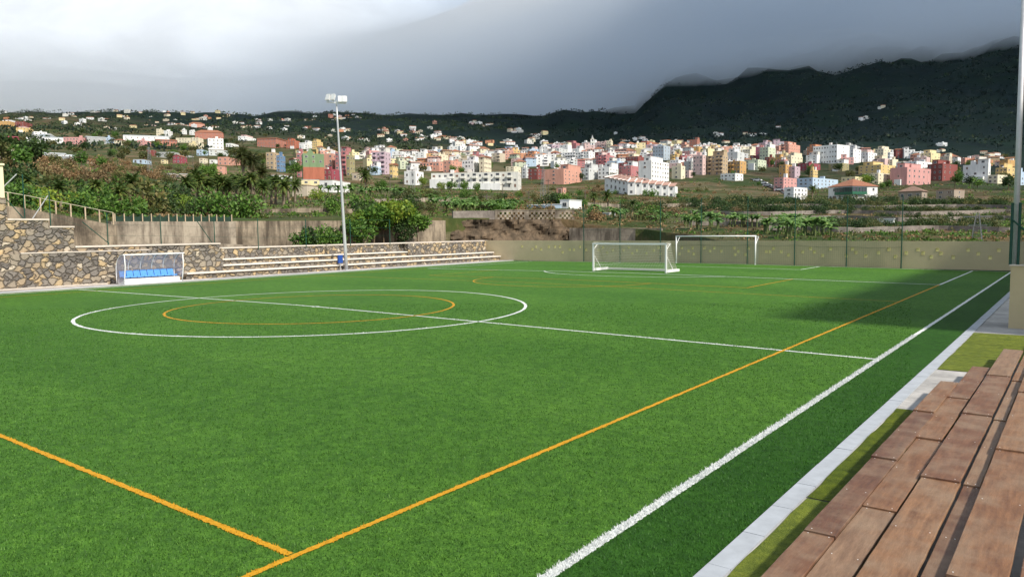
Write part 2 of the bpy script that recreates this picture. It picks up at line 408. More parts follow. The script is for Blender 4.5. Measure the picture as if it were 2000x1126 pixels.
# ================================================================== LEFT STONE STAND
def wall_x(mb, x0, x1, y0, y1, z0, z1): mb.box(x0, x1, y0, y1, z0, z1)
sw = empty('stone_wall', (-25.9, -10, 0), 'high rubble stone wall stepping down towards the white dugout, pale mortar capping', 'stone wall')
def part(mb, name, m, parent, **kw):
    off = Vector(parent.matrix_basis.translation); mb.v = [(a-off.x, b-off.y, c-off.z) for a, b, c in mb.v]
    return mb.obj(name, m, parent, **kw)
b = MB()
b.box(-26.6, -25.9, -48, 12.0, -.15, 2.20); b.box(-27.2, -26.25, -48, 0.0, 2.20, 3.85)
b.box(-27.2, -26.25, -48, -2.3, 3.85, 5.64); b.box(-27.2, -26.25, 0.0, 1.5, 2.20, 3.82)
b.box(-27.2, -26.30, 1.5, 12.0, 2.20, 2.50); b.box(-27.2, -26.25, -2.3, 0.0, 3.85, 4.28)
part(b, 'stone_face', M_stone, sw)
c = MB(); c.box(-26.28, -25.86, -1.8, 6.3, 2.20, 2.26); c.box(-27.25, -26.2, -2.3, 0.05, 4.28, 4.38); c.box(-27.25, -26.2, 0.05, 1.55, 3.82, 3.91); c.box(-27.25, -26.22, 1.55, 12.05, 2.50, 2.60)
c.box(-25.9, -25.55, -48, 3.2, .03, .10)
part(c, 'capping', M_cap, sw)
M_cream = plain('cream_render', (.74, .64, .44), .9, .05, 1)
cb = MB(); cb.box(-28.4, -26.3, -14, -2.35, 5.65, 7.6); cb.box(-28.5, -26.2, -14, -2.30, 7.6, 7.72)
tag(cb.obj('rendered_block', M_cream), 'plain cream rendered block standing on the tallest end of the stone wall', 'block')

st = empty('stone_stand', (-26, 29, 0), 'long low stone seating stand with three pale concrete ledges behind the pitch', 'terraced stand')
b = MB(); b.box(-27.9, -25.25, 12.0, 46.2, -.15, .40); b.box(-25.9, -25.25, 8.6, 12.0, -.15, .40)
b.box(-27.9, -26.0, 12.0, 46.2, .40, .84); b.box(-27.9, -26.75, 12.0, 32.6, .84, 1.26)
part(b, 'stone_riser', M_stone, st)
b = MB(); b.box(-28.1, -27.5, 12.0, 32.3, .84, 2.12); b.box(-28.1, -27.2, 33.3, 46.2, .84, 2.12); b.box(-28.1, -27.9, 32.3, 33.3, .84, 2.0)
part(b, 'back_wall', M_stone, st)
b = MB(); b.box(-28.15, -27.42, 11.9, 46.2, 2.12, 2.22); part(b, 'capping', M_cap, st)
M_ledge = plain('ledge_concrete', (.66, .61, .55), .85, .08, 3)
for (x0, x1, y0, y1, z) in ((-26.0, -25.10, 8.6, 46.0, .40), (-26.75, -25.85, 12.0, 45.4, .84), (-27.5, -26.6, 12.0, 32.6, 1.26)):
    b = MB(); b.box(x0, x1, y0, y1, z, z+.10); part(b, 'ledge', M_ledge, st)

# green wire fence on the stone wall and stand
wf = empty('wire_fence', (-27.7, 10, 2), 'thin dark green wire fence with braced posts along the top of the stone wall', 'wire fence')
def base_z(y): return 5.6 if y < -2.3 else 4.3 if y < 0 else 3.85 if y < 1.5 else 2.5 if y < 12 else 2.1
posts = [(-0.9, 7.2), (0.6, 6.2), (4.2, 4.8), (8.0, 4.75), (12.3, 4.6), (16.2, 4.5), (21, 4.5), (26, 4.5), (31, 4.5)]
for (y, zt) in posts:
    t = MB(); t.tube([(-27.4, y, base_z(y)-.1), (-27.4, y, zt)], .035, 6); part(t, 'post', M_green, wf)
for (y0, z0, y1, z1, mm) in ((-2.6, 5.7, -1.2, 7.2, M_galv), (-.7, 4.0, .55, 5.9, M_galv), (4.3, 2.7, 2.6, 4.2, M_green), (12.4, 2.2, 10.9, 4.3, M_green), (-2.0, 5.8, -.95, 4.4, M_green)):
    t = MB(); t.tube([(-27.45, y0, z0), (-27.45, y1, z1)], .03, 5); part(t, 'brace', mm, wf)
for dz in (0.05, 0.8, 1.55):
    t = MB(); t.tube([(-27.4, a[0], a[1]-dz) for a in posts], .008, 4); part(t, 'wire', M_green, wf)

# ================================================================== DUGOUT
dg = empty('dugout', (-24.45, 5.45, .05), 'white framed team dugout with clear curved shell and a row of blue seats', 'dugout')
M_poly = bpy.data.materials.new('clear_sheet'); t_ = NT(M_poly)
gl = t_.add('ShaderNodeBsdfGlossy'); gl.inputs['Roughness'].default_value = .25; gl.inputs['Color'].default_value = (.7, .7, .8, 1)
tp = t_.add('ShaderNodeBsdfTransparent'); tp.inputs[0].default_value = (.80, .79, .83, 1); mm = t_.add('ShaderNodeMixShader'); mm.inputs[0].default_value = .12
t_.link(tp.outputs[0], mm.inputs[1]); t_.link(gl.outputs[0], mm.inputs[2]); df = t_.add('ShaderNodeBsdfDiffuse'); df.inputs[0].default_value = (.62, .60, .68, 1); m2 = t_.add('ShaderNodeMixShader'); m2.inputs[0].default_value = .34
t_.link(mm.outputs[0], m2.inputs[1]); t_.link(df.outputs[0], m2.inputs[2]); t_.link(m2.outputs[0], t_.out.inputs[0])
M_blue = plain('blue_plastic', (.10, .30, .70), .35, .10, 8); M_blue2 = plain('blue_sheet', (.02, .07, .30), .5, .1, 6)
def prof(n=12):     # side profile: from the back foot up and forward over the seats (x towards pitch)
    pts = []
    for i in range(n+1):
        a = math.pi - i/n*(math.pi*.56); pts.append((.62+math.cos(a)*1.0, .95+math.sin(a)*1.0))
    return [(-.36, .04), (-.385, .5)] + pts
PR = prof(); LY = 2.02
for i, y in enumerate(np.linspace(-LY, LY, 6)):
    t = MB(); t.tube([(x, y, z) for x, z in PR], .032, 6); t.obj('frame_rib', M_steelw, dg, True)
sh = MB()
for a, c_ in zip(PR[1:-1], PR[2:]):
    sh.quad((a[0]-.02, -LY, a[1]+.02), (a[0]-.02, LY, a[1]+.02), (c_[0]-.02, LY, c_[1]+.02), (c_[0]-.02, -LY, c_[1]+.02))
sh.obj('curved_shell', M_poly, dg)
for y in (-LY, LY):
    s_ = MB(); n0 = len(s_.v); pp = PR[1:]+[(.70, .35), (.0, .04)]
    s_.v += [(x, y, z) for x, z in pp]; s_.f.append(tuple(range(len(pp)))); s_.m.append(0); s_.obj('side_sheet', M_poly, dg)
    t = MB(); t.tube([PR[-1][:1]+(y,)+PR[-1][1:], (.86, y, 1.2), (.72, y, .45), (.62, y, .04)], .035, 6); t.obj('front_post', M_steelw, dg, True)
x, z = PR[-1]
t = MB(); t.box(x-.03, x+.06, -LY-.1, LY+.1, z-.02, z+.06); t.obj('front_rail', M_steelw, dg)
t = MB(); t.tube([(-.38, -LY, .78), (-.38, LY, .78)], .03, 6); t.obj('back_rail', M_steelw, dg)
t = MB(); t.box(-.32, .55, -LY+.05, LY-.15, 0, .33); t.box(-.1, .75, -LY-.02, LY-.1, 0, .06); t.obj('base_plinth', M_steelw, dg)
for i in range(8):
    y = -LY+.33+i*.475
    s = MB(); Mx = Matrix.Translation((.05, y, .33))
    s.prism([(-.20, .12), (.24, .16), (.27, .10), (.24, .07), (-.18, .04), (-.28, .04), (-.37, .52), (-.335, .54), (-.27, .36)], y-.215, y+.215)
    s.v = [(a+.05, b_, c_+.33) for a, b_, c_ in s.v]
    o = s.obj('seat', M_blue, dg)
    s = MB(); s.box(.0, .06, y-.03, y+.03, .33, .40); s.obj('seat_foot', M_steelw, o)
ban = empty('kit_box', (-24.95, 22.7, .03), 'small blue upright panel fixed beside the foot of the floodlight mast', 'blue panel')
t = MB(); t.box(-.06, .06, -.28, .20, .62, 1.32); t.obj('panel', M_blue2, ban); t = MB(); t.box(-.05, .0, -.05, .0, 0, .62); t.obj('post', M_galv, ban)

# ================================================================== FLOODLIGHT MAST
fm = empty('floodlight_mast', (-24.8, 23.2, .03), 'tall slim galvanised floodlight mast leaning slightly, two pairs of lamps on its head', 'floodlight')
def leanp(z): return (0.0, -.64*z/14.5, z)
t = MB(); t.tube([leanp(z) for z in np.linspace(0, 14.3, 9)], [.15-.085*i/8 for i in range(9)], 10); t.obj('pole', M_galv, fm, True)
t = MB(); t.box(-.22, .22, -.22, .22, 0, .03)
for a in (-.16, .16):
    for c_ in (-.16, .16): t.tube([(a, c_, .03), (a, c_, .10)], .018, 6)
t.obj('base_plate', M_galv, fm)
hx, hy, hz = leanp(14.3)
hd = MB(); th = R(-20); dx, dy = math.cos(YAW), math.sin(YAW)
def hp(u, v, z): return (hx+dx*u+dy*v, hy+dy*u-dx*v, hz+z)     # u to the camera's right, v towards the camera
hd.tube([hp(-.85, 0, .05), hp(.85, 0, -.10)], .05, 6); hd.tube([hp(0, 0, -.2), hp(0, 0, .15)], .08, 8)
hd.obj('cross_arm', M_steelw, fm)
M_lampw = plain('lamp_casing', (.55, .56, .56), .45, .08, 4); M_lamp = plain('lamp_glass', (.55, .58, .58), .12, .1, 3)
for i, (u, tl) in enumerate(((-.68, 1), (-.25, 1), (.36, 0), (.74, 0))):
    Mx = Matrix.Translation(hp(u, .10, .42 if tl else .25)) @ Matrix.Rotation(YAW+R(-24 if tl else 14), 4, 'Z') @ Matrix.Rotation(R(-24), 4, 'X') @ Matrix.Scale(.84, 4)
    s = MB(); s.box(-.19, .19, -.06, .14, -.30, .30, 0, Mx); s.box(-.235, .235, -.10, -.06, -.35, .35, 0, Mx); s.box(-.10, .10, .14, .24, -.15, .15, 0, Mx)
    lm = s.obj('lamp_housing', M_lampw, fm)
    s = MB(); s.box(-.17, .17, -.112, -.102, -.27, .27, 0, Mx); s.obj('lamp_glass', M_lamp, lm)
    s = MB(); s.tube([hp(u, 0, 0.03-.09*(u+.85)/1.7), hp(u, .06, .2)], .03, 5); s.obj('bracket', M_galv, fm)

# ================================================================== GOALS
def netting(name, quad_fn, nu, nv, r, m, parent):
    t = MB()
    for i in range(nu+1): t.tube([quad_fn(i/nu, j/8) for j in range(9)], r, 3, caps=False)
    for j in range(nv+1): t.tube([quad_fn(i/10, j/nv) for i in range(11)], r, 3, caps=False)
    return t.obj(name, m, parent)
GW = 6.0; gx = -0.70; gyy = 29.80; gh = 2.10; z0 = zc(gx)
pg = empty('portable_goal', (gx, gyy, z0), 'nearer white portable goal with heavy base tubes and a hanging net', 'football goal')
for s_ in (-1, 1):
    x = s_*(GW/2+.06)
    t = MB(); t.box(x-.06, x+.06, -.06, .06, 0, gh+.06); t.obj('post', M_steelw, pg)
    t = MB(); t.box(x-.11, x+.11, .06, 2.1, 0.02, .20); t.prism([(-.0, .02), (.22, .02), (.22, .14), (.0, .20)], x-.11, x+.11) if False else None
    t.obj('base_tube', M_steelw, pg)
    t = MB(); t.tube([(x, .08, 1.25), (x, 1.2, .18)], .025, 6); t.obj('stay', M_steelw, pg)
    t = MB(); t.tube([(x, .06, gh-.03), (x, .78, gh-.03)], .028, 6); t.tube([(x, .08, gh-.42), (x, .62, gh-.05)], .022, 6); t.obj('top_bracket', M_steelw, pg)
    netting('side_net', lambda u, v, x=x: (x, .06+u*(.72+(1.9-.72)*v**1.5), gh*(1-v)+.12), 8, 16, .0095, M_net, pg)
t = MB(); t.box(-GW/2-.12, GW/2+.12, -.065, .065, gh-.06, gh+.065); t.obj('crossbar', M_steelw, pg)
t = MB(); t.box(-GW/2-.05, GW/2+.05, 1.98, 2.12, .02, .16); t.obj('back_tube', M_steelw, pg)
netting('back_net', lambda u, v: ((u-.5)*GW+ .04*math.sin(9*u), .78+(1.95-.78)*v**1.5+.10*math.sin(math.pi*v), gh*(1-v)+.10-.12*math.sin(math.pi*u)*(1-v)), 46, 16, .0095, M_net, pg)
fg = empty('fixed_goal', (0, GOAL_Y, zc(0)-.02), 'farther full size white goal without wheels close to the tan end wall', 'football goal')
for s_ in (-1, 1):
    x = s_*(3.66+.06)
    t = MB(); t.tube([(x, 0, -.1), (x, 0, 2.52)], .06, 12); t.obj('post', M_steelw, fg, True)
    t = MB(); t.tube([(x, 0, 2.47), (x+.12*0, .85, 2.44)], .022, 6); t.tube([(x, .04, 1.75), (x, .72, 2.42)], .026, 6); t.obj('net_bracket', M_steelw, fg)
    netting('side_net', lambda u, v, x=x: (x, .03+.72*u, 2.4*(1-v)), 5, 14, .0022, plain('pale_blue_cord', (.25, .38, .42), .9), fg)
t = MB(); t.tube([(-3.78, 0, 2.50), (3.78, 0, 2.50)], .062, 12); t.obj('crossbar', M_steelw, fg, True)
netting('back_net', lambda u, v: ((u-.5)*7.44, .76-.05*math.sin(math.pi*v), 2.42*(1-v)), 44, 15, .0022, MATS['pale_blue_cord'], fg)

# ================================================================== END WALL WITH OPENINGS
WY0, WY1, WTOP = 45.65, 45.90, 2.20
M_wall = plain('olive_render', (.54, .45, .29), .92, .05, .8)
M_hole = plain('painted_sunlit_jamb', (.95, .82, .46), .85, .15, 6)  # sunlight on jambs and recess backs put into the bright ochre colour
HOLES = []
px_holes = [(1020,482,0),(1040,489,0),(1047,481,0),(1057,489,0),(1072,479,0),(1084,484,0),(1094,479,0),(1099,490,0),(1113,485,0),(1121,490,0),(1133,480,0),(1145,486,0),(1169,486,0),(1178,481,0),(1186,491,0),(1197,486,0),(1218,486,0),(1228,481,0),(1235,492,0),(1244,486,0),(1263,492,0),(1277,487,0),(1286,481,0),(1290,493,0),
 (1327,493,0),(1332,482,0),(1345,488,0),(1353,482,0),(1355,493,0),(1376,482,0),(1387,493,0),(1395,482,0),(1409,488,0),(1434,482,0),(1436,494,0),(1442,488,0),(1456,494,0),(1462,483,0),(1497,494,0),(1504,489,0),(1511,483,0),(1526,489,0),(1540,496,0),(1568,490,0),(1583,484,0),(1591,490,0),(1607,497,0),(1622,484,0),(1653,497,0),(1665,484,0),(1672,490,0),(1691,497,0),(1716,491,0),(1736,486,0),(1749,498,0),(1770,492,0),(1793,486,0),(1803,493,0),(1819,500,0),(1831,486,0),(1838,493,0),(1862,500,0),(1891,487,0),(1911,494,0),(1934,500,0),(1951,488,0)]
rows = {}
for (px, py, _) in px_holes:
    P = on_y(px, py, WY0); HOLES.append((P[0], P[2]))
zl = [0.98, 1.26, 1.54]
HOLES = [(x, min(zl, key=lambda q: abs(q-z))) for x, z in HOLES]
xs = {-28.1, 27.0}; zs = {-.15, WTOP}
for x, z in HOLES: xs |= {x-.11, x+.11}
for z in zl: zs |= {z-.13, z+.13}
xs, zs = sorted(xs), sorted(zs)
wl = MB()
def inhole(x, z): return any(abs(x-a) < .109 and abs(z-c) < .129 for a, c in HOLES)
for i in range(len(xs)-1):
    for j in range(len(zs)-1):
        a, b_, c_, d = xs[i], xs[i+1], zs[j], zs[j+1]
        if b_-a < 1e-6 or inhole((a+b_)/2, (c_+d)/2): continue
        wl.quad((a, WY0, c_), (b_, WY0, c_), (b_, WY0, d), (a, WY0, d)); wl.quad((a, WY1, c_), (a, WY1, d), (b_, WY1, d), (b_, WY1, c_))
wl.quad((xs[0], WY0, WTOP), (xs[-1], WY0, WTOP), (xs[-1], WY1, WTOP), (xs[0], WY1, WTOP)); wl.quad((xs[-1], WY0, -.15), (xs[-1], WY1, -.15), (xs[-1], WY1, WTOP), (xs[-1], WY0, WTOP))
ew = empty('end_wall', (0, WY0, 0), 'long low tan rendered wall behind the far goal pierced by small square openings', 'wall')
part(wl, 'rendered_wall', M_wall, ew)
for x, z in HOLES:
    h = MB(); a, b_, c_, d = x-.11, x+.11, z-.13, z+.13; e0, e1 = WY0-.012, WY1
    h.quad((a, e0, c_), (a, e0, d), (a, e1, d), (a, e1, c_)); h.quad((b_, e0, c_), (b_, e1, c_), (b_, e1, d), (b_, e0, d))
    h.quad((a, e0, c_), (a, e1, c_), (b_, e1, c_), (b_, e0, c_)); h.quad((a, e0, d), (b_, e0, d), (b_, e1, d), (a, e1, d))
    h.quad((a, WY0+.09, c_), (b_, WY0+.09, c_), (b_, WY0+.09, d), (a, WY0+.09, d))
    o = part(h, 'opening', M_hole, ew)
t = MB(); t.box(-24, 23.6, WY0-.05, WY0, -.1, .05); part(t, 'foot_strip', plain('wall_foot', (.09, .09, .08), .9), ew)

# tall ball-stop fence in front of the wall
bf = empty('ball_stop_fence', (0, 45.4, 0), 'tall dark green ball-stop fence of slender posts and thin netting before the tan wall', 'ball-stop fence')
FP = [(1140, 396, 512), (1211, 392, 513), (1290, 388, 514), (1370, 386, 516), (1461, 384, 517), (1554, 380, 519), (1656, 384, 522), (1764, 382, 525)]
fxs = []
for (px, yt, yb) in FP:
    P = on_y(px, yt, 45.45); fxs.append((P[0], P[2]))
    t = MB(); t.tube([(P[0], 45.45, -.1), (P[0], 45.45, P[2])], [.048, .034], 8); part(t, 'post', M_green, bf)
for q in (1.0, .55, .30):
    t = MB(); t.tube([p_ for (a, za), (c_, zb) in zip(fxs[:-1], fxs[1:]) for p_ in ((a, 45.45, za*q), ((a+c_)/2, 45.45, (za+zb)/2*q-.10))]+[(fxs[-1][0], 45.45, fxs[-1][1]*q)], .012, 4); part(t, 'wire', M_green, bf)
t = MB()
x = fxs[0][0]
while x < fxs[-1][0]: t.box(x-.002, x+.002, 45.448, 45.452, .05, 5.9); x += .16
z = .1
while z < 5.9: t.box(fxs[0][0], fxs[-1][0], 45.448, 45.452, z-.002, z+.002); z += .16
part(t, 'netting', M_green, bf)

# ================================================================== RIGHT SIDE: pillar wall, mast, mats, bleachers
pw = empty('pillar_wall', (25.6, 9, 0), 'tan rendered wall end standing right of the touchline below the green fence', 'wall')
t = MB(); t.box(24.74, 44, 8.76, 9.06, -.1, 2.08); part(t, 'rendered_wall', plain('tan_render', (.52, .43, .26), .92, .05, 1.2), pw)
t = MB(); t.box(24.70, 44, 8.72, 9.10, 2.08, 2.12); part(t, 'capping', M_cap, pw)
mp_ = empty('ball_stop_mast', (25.05, 9.6, 2), 'tall grey steel mast rising out of the green fence above the tan wall', 'mast')
P0 = on_y(1983, 500, 9.6); P1 = on_y(1999, -30, 9.6)
t = MB(); t.tube([(P0[0], 9.6, -.1), (P1[0]+.02, 9.6, P1[2]+1.5)], [.105, .07], 12); part(t, 'pole', M_galv, mp_, smooth=True)
gf = empty('mesh_fence_panel', (25.2, 9.3, 2.1), 'green mesh fence panel with stout posts on top of the tan wall', 'fence panel')
for px in (1977, 1992, 2040, 2090):
    P = on_y(px, 430, 9.0); t = MB(); t.tube([(P[0], 8.92, 2.1), (P[0], 8.92, 4.15)], .045, 8); part(t, 'post', M_green, gf)
t = MB(); x = on_y(1977, 430, 8.92)[0]
for i in range(60): t.box(x+i*.035-.002, x+i*.035+.002, 8.918, 8.922, 2.14, 4.1)
for i in range(57): t.box(x, x+2.1, 8.9181, 8.9219, 2.14+i*.035-.0015, 2.14+i*.035+.0015)
part(t, 'mesh', M_green, gf)
t = MB(); t.tube([(x, 8.88, 3.6), (x+.9, 8.88, 2.7)], .03, 6); part(t, 'brace', M_green, gf)

M_mat = [turf_mat('mat_turf_%s' % k_, a, b_, c_) for k_, a, b_, c_ in (('pale', (.080, .108, .018), (.138, .172, .030), (.20, .235, .05)), ('deep', (.052, .075, .008), (.095, .125, .013), (.145, .175, .024)))]
def mat_strip(x0, x1, y0, y1, m, lab):
    b = MB(); nx, ny = 10, max(3, int((y1-y0)/.3))
    def hz(x, y): return .026+.006*mnoise.noise(Vector((x*2, y*1.5, 5)))
    X = np.linspace(x0, x1, nx+1); Y = np.linspace(y0, y1, ny+1)
    for j, y in enumerate(Y):
        for i, x in enumerate(X):
            jx = rnd.uniform(-.012, .012) if i in (0, nx) else 0; b.v.append((x+jx, y+.03*(x-x0), hz(x, y)))
    for j in range(ny):
        for i in range(nx): a = j*(nx+1)+i; b.f.append((a, a+1, a+nx+2, a+nx+1)); b.m.append(0)
    tag(b.obj('turf_mat', m, smooth=True), lab, 'turf mat', 'strips of green turf matting beside the kerb')
mat_strip(23.96, 27.5, 4.2, 6.85, M_mat[0], 'pale olive turf strip farthest along the kerb, next to the bare concrete')
mat_strip(23.96, 27.5, 1.75, 4.17, M_mat[0], 'pale olive turf strip in the middle of the far three')
mat_strip(23.96, 27.5, -.80, 1.72, M_mat[0], 'pale olive turf strip beyond the gap of bare concrete')
mat_strip(23.96, 25.1, -11.45, -5.64, M_mat[1], 'dark olive turf strip between kerb and wooden bleacher')
mat_strip(23.96, 25.1, -17.5, -11.49, M_mat[0], 'light olive turf strip nearest the camera beside the bleacher boards')

wb = empty('wooden_bleacher', (25.5, -12, 0), 'wooden bleacher of weathered overlapping reddish brown boards screwed to grey steel supports', 'bleacher')
M_wood = [wood_mat('weathered_board_%d' % i, a, b_, i+1) for i, (a, b_) in enumerate((((.105, .044, .021), (.275, .135, .064)), ((.125, .058, .028), (.32, .17, .085)), ((.090, .038, .021), (.225, .105, .054)), ((.070, .030, .018), (.18, .082, .045)), ((.135, .075, .044), (.31, .19, .115))))]
M_screw = plain('bright_screw', (.75, .75, .73), .3, .05, 5)
def board(x0, x1, y0, y1, z, i, th=.035, tilt=0.0):
    """y0 near end, y1 far end; the far end of each board rests on the next one"""
    b = MB(); n = 14; X = (x0, x0+.006, x1-.006, x1)
    wv = [rnd.uniform(-.004, .004) for _ in range(n+1)]
    for k in range(n+1):
        y = y0+(y1-y0)*k/n; zz = z+tilt*(k/n-.5)*2
        e = wv[k]
        for (x, dz) in ((X[0], -.005), (X[1], 0), (X[2], 0), (X[3], -.005), (X[3]+0, -th), (X[0]+0, -th)):
            b.v.append((x+(e if x > (x0+x1)/2 else e*.6), y, zz+dz))
    for k in range(n):
        for q in range(6):
            a = k*6+q; c_ = k*6+(q+1) % 6; b.f.append((a, c_, c_+6, a+6)); b.m.append(0)
    b.f.append((0, 1, 2, 3, 4, 5)); b.m.append(0); m6 = n*6; b.f.append((m6+5, m6+4, m6+3, m6+2, m6+1, m6)); b.m.append(0)
    for yy in (y0+.07, (y0+y1)/2+rnd.uniform(-.1, .1), y1-.07):
        for xx in (x0+.05, x1-.05):
            zt = z+tilt*(((yy-y0)/(y1-y0))-.5)*2; a = rnd.uniform(-.012, .012)
            b.tube([(xx+a, yy, zt-.002), (xx+a, yy, zt+.0025)], .0065, 6, 1)
    part(b, 'plank', [M_wood[i % 5], M_screw], wb)
zA = 1.0
cols = [  # x0, x1, joints (near -> far), z
 (24.925, 25.165, (-20.1, -17.6, -15.05, -12.62, -10.13, -7.72), 1.012),
 (25.165, 25.435, (-19.2, -16.7, -14.15, -11.47, -8.9, -5.87), .992),
 (25.462, 25.79, (-18.9, -16.2, -13.1, -10.02, -6.9, -3.66), 1.03),
 (25.815, 25.95, (-18.6, -15.9, -13.0, -10.0, -7.0, -3.4), .985),
 (25.97, 26.325, (-18.9, -15.4, -11.75, -8.3, -4.8, -1.4), 1.06),
 (26.375, 26.70, (-18.6, -15.3, -12.2, -9.0, -5.0, -1.0), 1.05),
]
KS = 1.287; sc_ = lambda v, c: c+(v-c)*KS
cols = [(sc_(a, CAM[0]), sc_(b_, CAM[0]), tuple(sc_(y, CAM[1]) for y in J), sc_(z, CAM[2])) for a, b_, J, z in cols]     # low deck, about knee height
for ci, (x0, x1, J, z) in enumerate(cols):
    for k in range(len(J)-1):
        board(x0+rnd.uniform(-.008, .008), x1+rnd.uniform(-.01, .01), J[k], J[k+1]+(.05 if k < len(J)-2 else 0), z+rnd.uniform(-.003, .003), ci*2+k+(k*k) % 3, .036, -.012)
for ci, (x0, x1, J, z) in enumerate(cols):
    for y in np.arange(J[0]+.3, J[-1], 1.25):
        b = MB(); b.box(x0+.02, x1-.02, y-.03, y+.03, z-.085, z-.05); b.box(x0+.05, x0+.10, y-.03, y+.03, .012, z-.085)
        part(b, 'support_bracket', M_galv, wb)
b = MB(); b.box(25.2, 27.4, -20, .4, .012, .16); part(b, 'concrete_step', M_conc, wb)


# unseen hall on the right, added to shade the far corner of the pitch
hall = empty('unseen_shade_hall', (40, 27, 0), 'unseen plain hall added right of the pitch to shade its far corner', 'hall')
t = MB(); t.box(31, 50, 6.5, 50, -.15, 12.6); part(t, 'wall', M_cream, hall)
t = MB(); t.prism([(30.6, 12.6), (50.4, 12.6), (40.5, 14.2)], 6.1, 50.4); part(t, 'roof', tile_roof('hall_roof', (.28, .12, .07)), hall)
# ================================================================== TERRAIN
PROF = {  # column in photo px -> (depth m, skyline row) control points of the hillside
 -300: [(54,405),(90,390),(150,335),(210,322),(350,312),(600,290),(1000,258),(1700,238),(2600,216),(4200,280)],
 0:    [(57,408),(90,385),(140,338),(190,322),(260,318),(350,311),(600,287),(1000,257),(1700,236),(2600,214),(4200,280)],
 200:  [(63,436),(85,410),(120,378),(160,345),(220,326),(400,309),(600,286),(1000,262),(1700,238),(2600,215),(4200,280)],
 400:  [(70,431),(100,410),(150,390),(200,366),(350,335),(500,310),(700,290),(1000,266),(1700,240),(2600,215),(4200,280)],
 600:  [(79,429),(105,406),(150,388),(220,371),(330,352),(450,332),(600,312),(800,291),(1100,268),(1700,242),(2600,214),(4200,280)],
 800:  [(91,428),(120,402),(200,386),(330,368),(420,342),(550,320),(700,301),(1000,277),(1700,247),(2600,217),(4200,280)],
 890:  [(98,427),(125,412),(190,390),(340,368),(430,344),(550,322),(700,303),(1000,280),(1700,248),(2600,218),(4200,260)],
 1000: [(108,427),(130,414),(180,397),(330,374),(450,347),(550,327),(700,307),(900,292),(1100,279),(1700,251),(2600,219),(4200,240)],
 1110: [(106,428),(125,415),(180,400),(270,385),(350,370),(450,345),(560,325),(700,305),(880,290),(1100,280),(1700,251),(2500,222),(4000,150)],
 1140: [(103,440),(125,418),(180,402),(270,386),(350,368),(450,345),(560,325),(700,305),(880,290),(1100,280),(1700,251),(2500,222),(4000,150)],
 1240: [(98,446),(125,430),(180,408),(260,388),(340,368),(430,345),(550,325),(700,303),(850,288),(1100,276),(1700,246),(1900,232),(2400,222),(4000,140)],
 1310: [(90,456),(120,436),(180,410),(260,390),(340,368),(430,348),(550,328),(700,305),(850,290),(1100,270),(1400,232),(1750,172),(2300,130),(4000,60)],
 1400: [(74,470),(110,442),(150,424),(200,408),(270,392),(340,372),(420,350),(520,332),(650,312),(800,296),(1000,275),(1400,225),(1900,160),(2300,120),(4000,40)],
 1500: [(70,472),(110,442),(150,425),(200,406),(265,388),(340,372),(430,352),(530,332),(650,312),(780,294),(950,275),(1300,222),(1800,150),(2200,110),(4000,30)],
 1600: [(68,473),(110,444),(150,427),(200,407),(260,391),(350,370),(450,348),(560,328),(680,308),(800,293),(950,270),(1250,220),(1700,150),(2200,100),(4000,20)],
 1800: [(66,476),(110,446),(150,427),(200,407),(270,388),(380,360),(480,342),(600,322),(720,308),(830,298),(1100,236),(1500,150),(2000,80),(4000,-40)],
 2000: [(64,478),(110,446),(160,422),(220,396),(300,374),(430,352),(560,332),(720,318),(830,308),(1000,262),(1350,150),(1800,50),(4000,-120)],
 2400: [(64,480),(110,446),(160,422),(220,396),(300,374),(430,352),(560,332),(700,312),(1000,240),(1350,120),(1800,0),(4000,-200)],
}
PK = sorted(PROF)
def prof_y(px, D):
    px = max(PK[0], min(PK[-1], px)); i = max(0, min(len(PK)-2, int(np.searchsorted(PK, px))-1))
    t = (px-PK[i])/(PK[i+1]-PK[i]); t = t*t*(3-2*t)*.5+t*.5; r = []
    for k in (PK[i], PK[i+1]):
        a = PROF[k]; r.append(np.interp(math.log(D), [math.log(q[0]) for q in a], [q[1] for q in a]))
    return r[0]*(1-t)+r[1]*t
def d_start(px):
    px = max(PK[0], min(PK[-1], px)); i = max(0, min(len(PK)-2, int(np.searchsorted(PK, px))-1))
    t = (px-PK[i])/(PK[i+1]-PK[i]); return PROF[PK[i]][0][0]*(1-t)+PROF[PK[i+1]][0][0]*t
def tz(P, D):
    """relief: gullies on the mountain, small undulation nearer"""
    a = 0.0
    if D > 90: a += min(.004*(D-90), 2.2)*mnoise.fractal(Vector((P[0]*.02, P[1]*.02, 1.3)), 1.0, 2.0, 4)
    if D > 800: a += min(.045*(D-800), 48)*mnoise.fractal(Vector((P[0]*.0042, P[1]*.0042, 4.7)), .9, 2.1, 6)
    if D > 850:     # ravines running down the big slope
        a -= min(.05*(D-850), 34)*(1-abs(mnoise.noise(Vector((P[0]*.0075, P[1]*.0075, 9.1))))*2.2)*.5
    return a
def soft(px, z):
    """left of the mountain the ridges flatten out just under the cloud"""
    k = max(0.0, min(1.0, (1270-px)/90)); lim = 376.0
    return z if z < lim else z*(1-k)+k*(lim+62*(1-math.exp(-(z-lim)/75)))
def ter(px, D):
    P = at(px, prof_y(px, D), D); P = P.copy(); P[2] = soft(px, P[2]+tz(P, D)*(1-.6*max(0.0, min(1.0, (1180-px)/150)))); return P
def find_D(px, py):
    Ds = np.exp(np.linspace(math.log(d_start(px)), math.log(2600), 160))
    ys = [prof_y(px, d) for d in Ds]
    for i in range(len(Ds)-1):
        if ys[i] >= py >= ys[i+1]:
            t = (ys[i]-py)/max(1e-6, ys[i]-ys[i+1]); return float(Ds[i]+(Ds[i+1]-Ds[i])*t)
    return float(Ds[0]) if py > ys[0] else float(Ds[-1])
tm = MB(); pxs = list(np.arange(-760, 2781, 20)); ND = 130
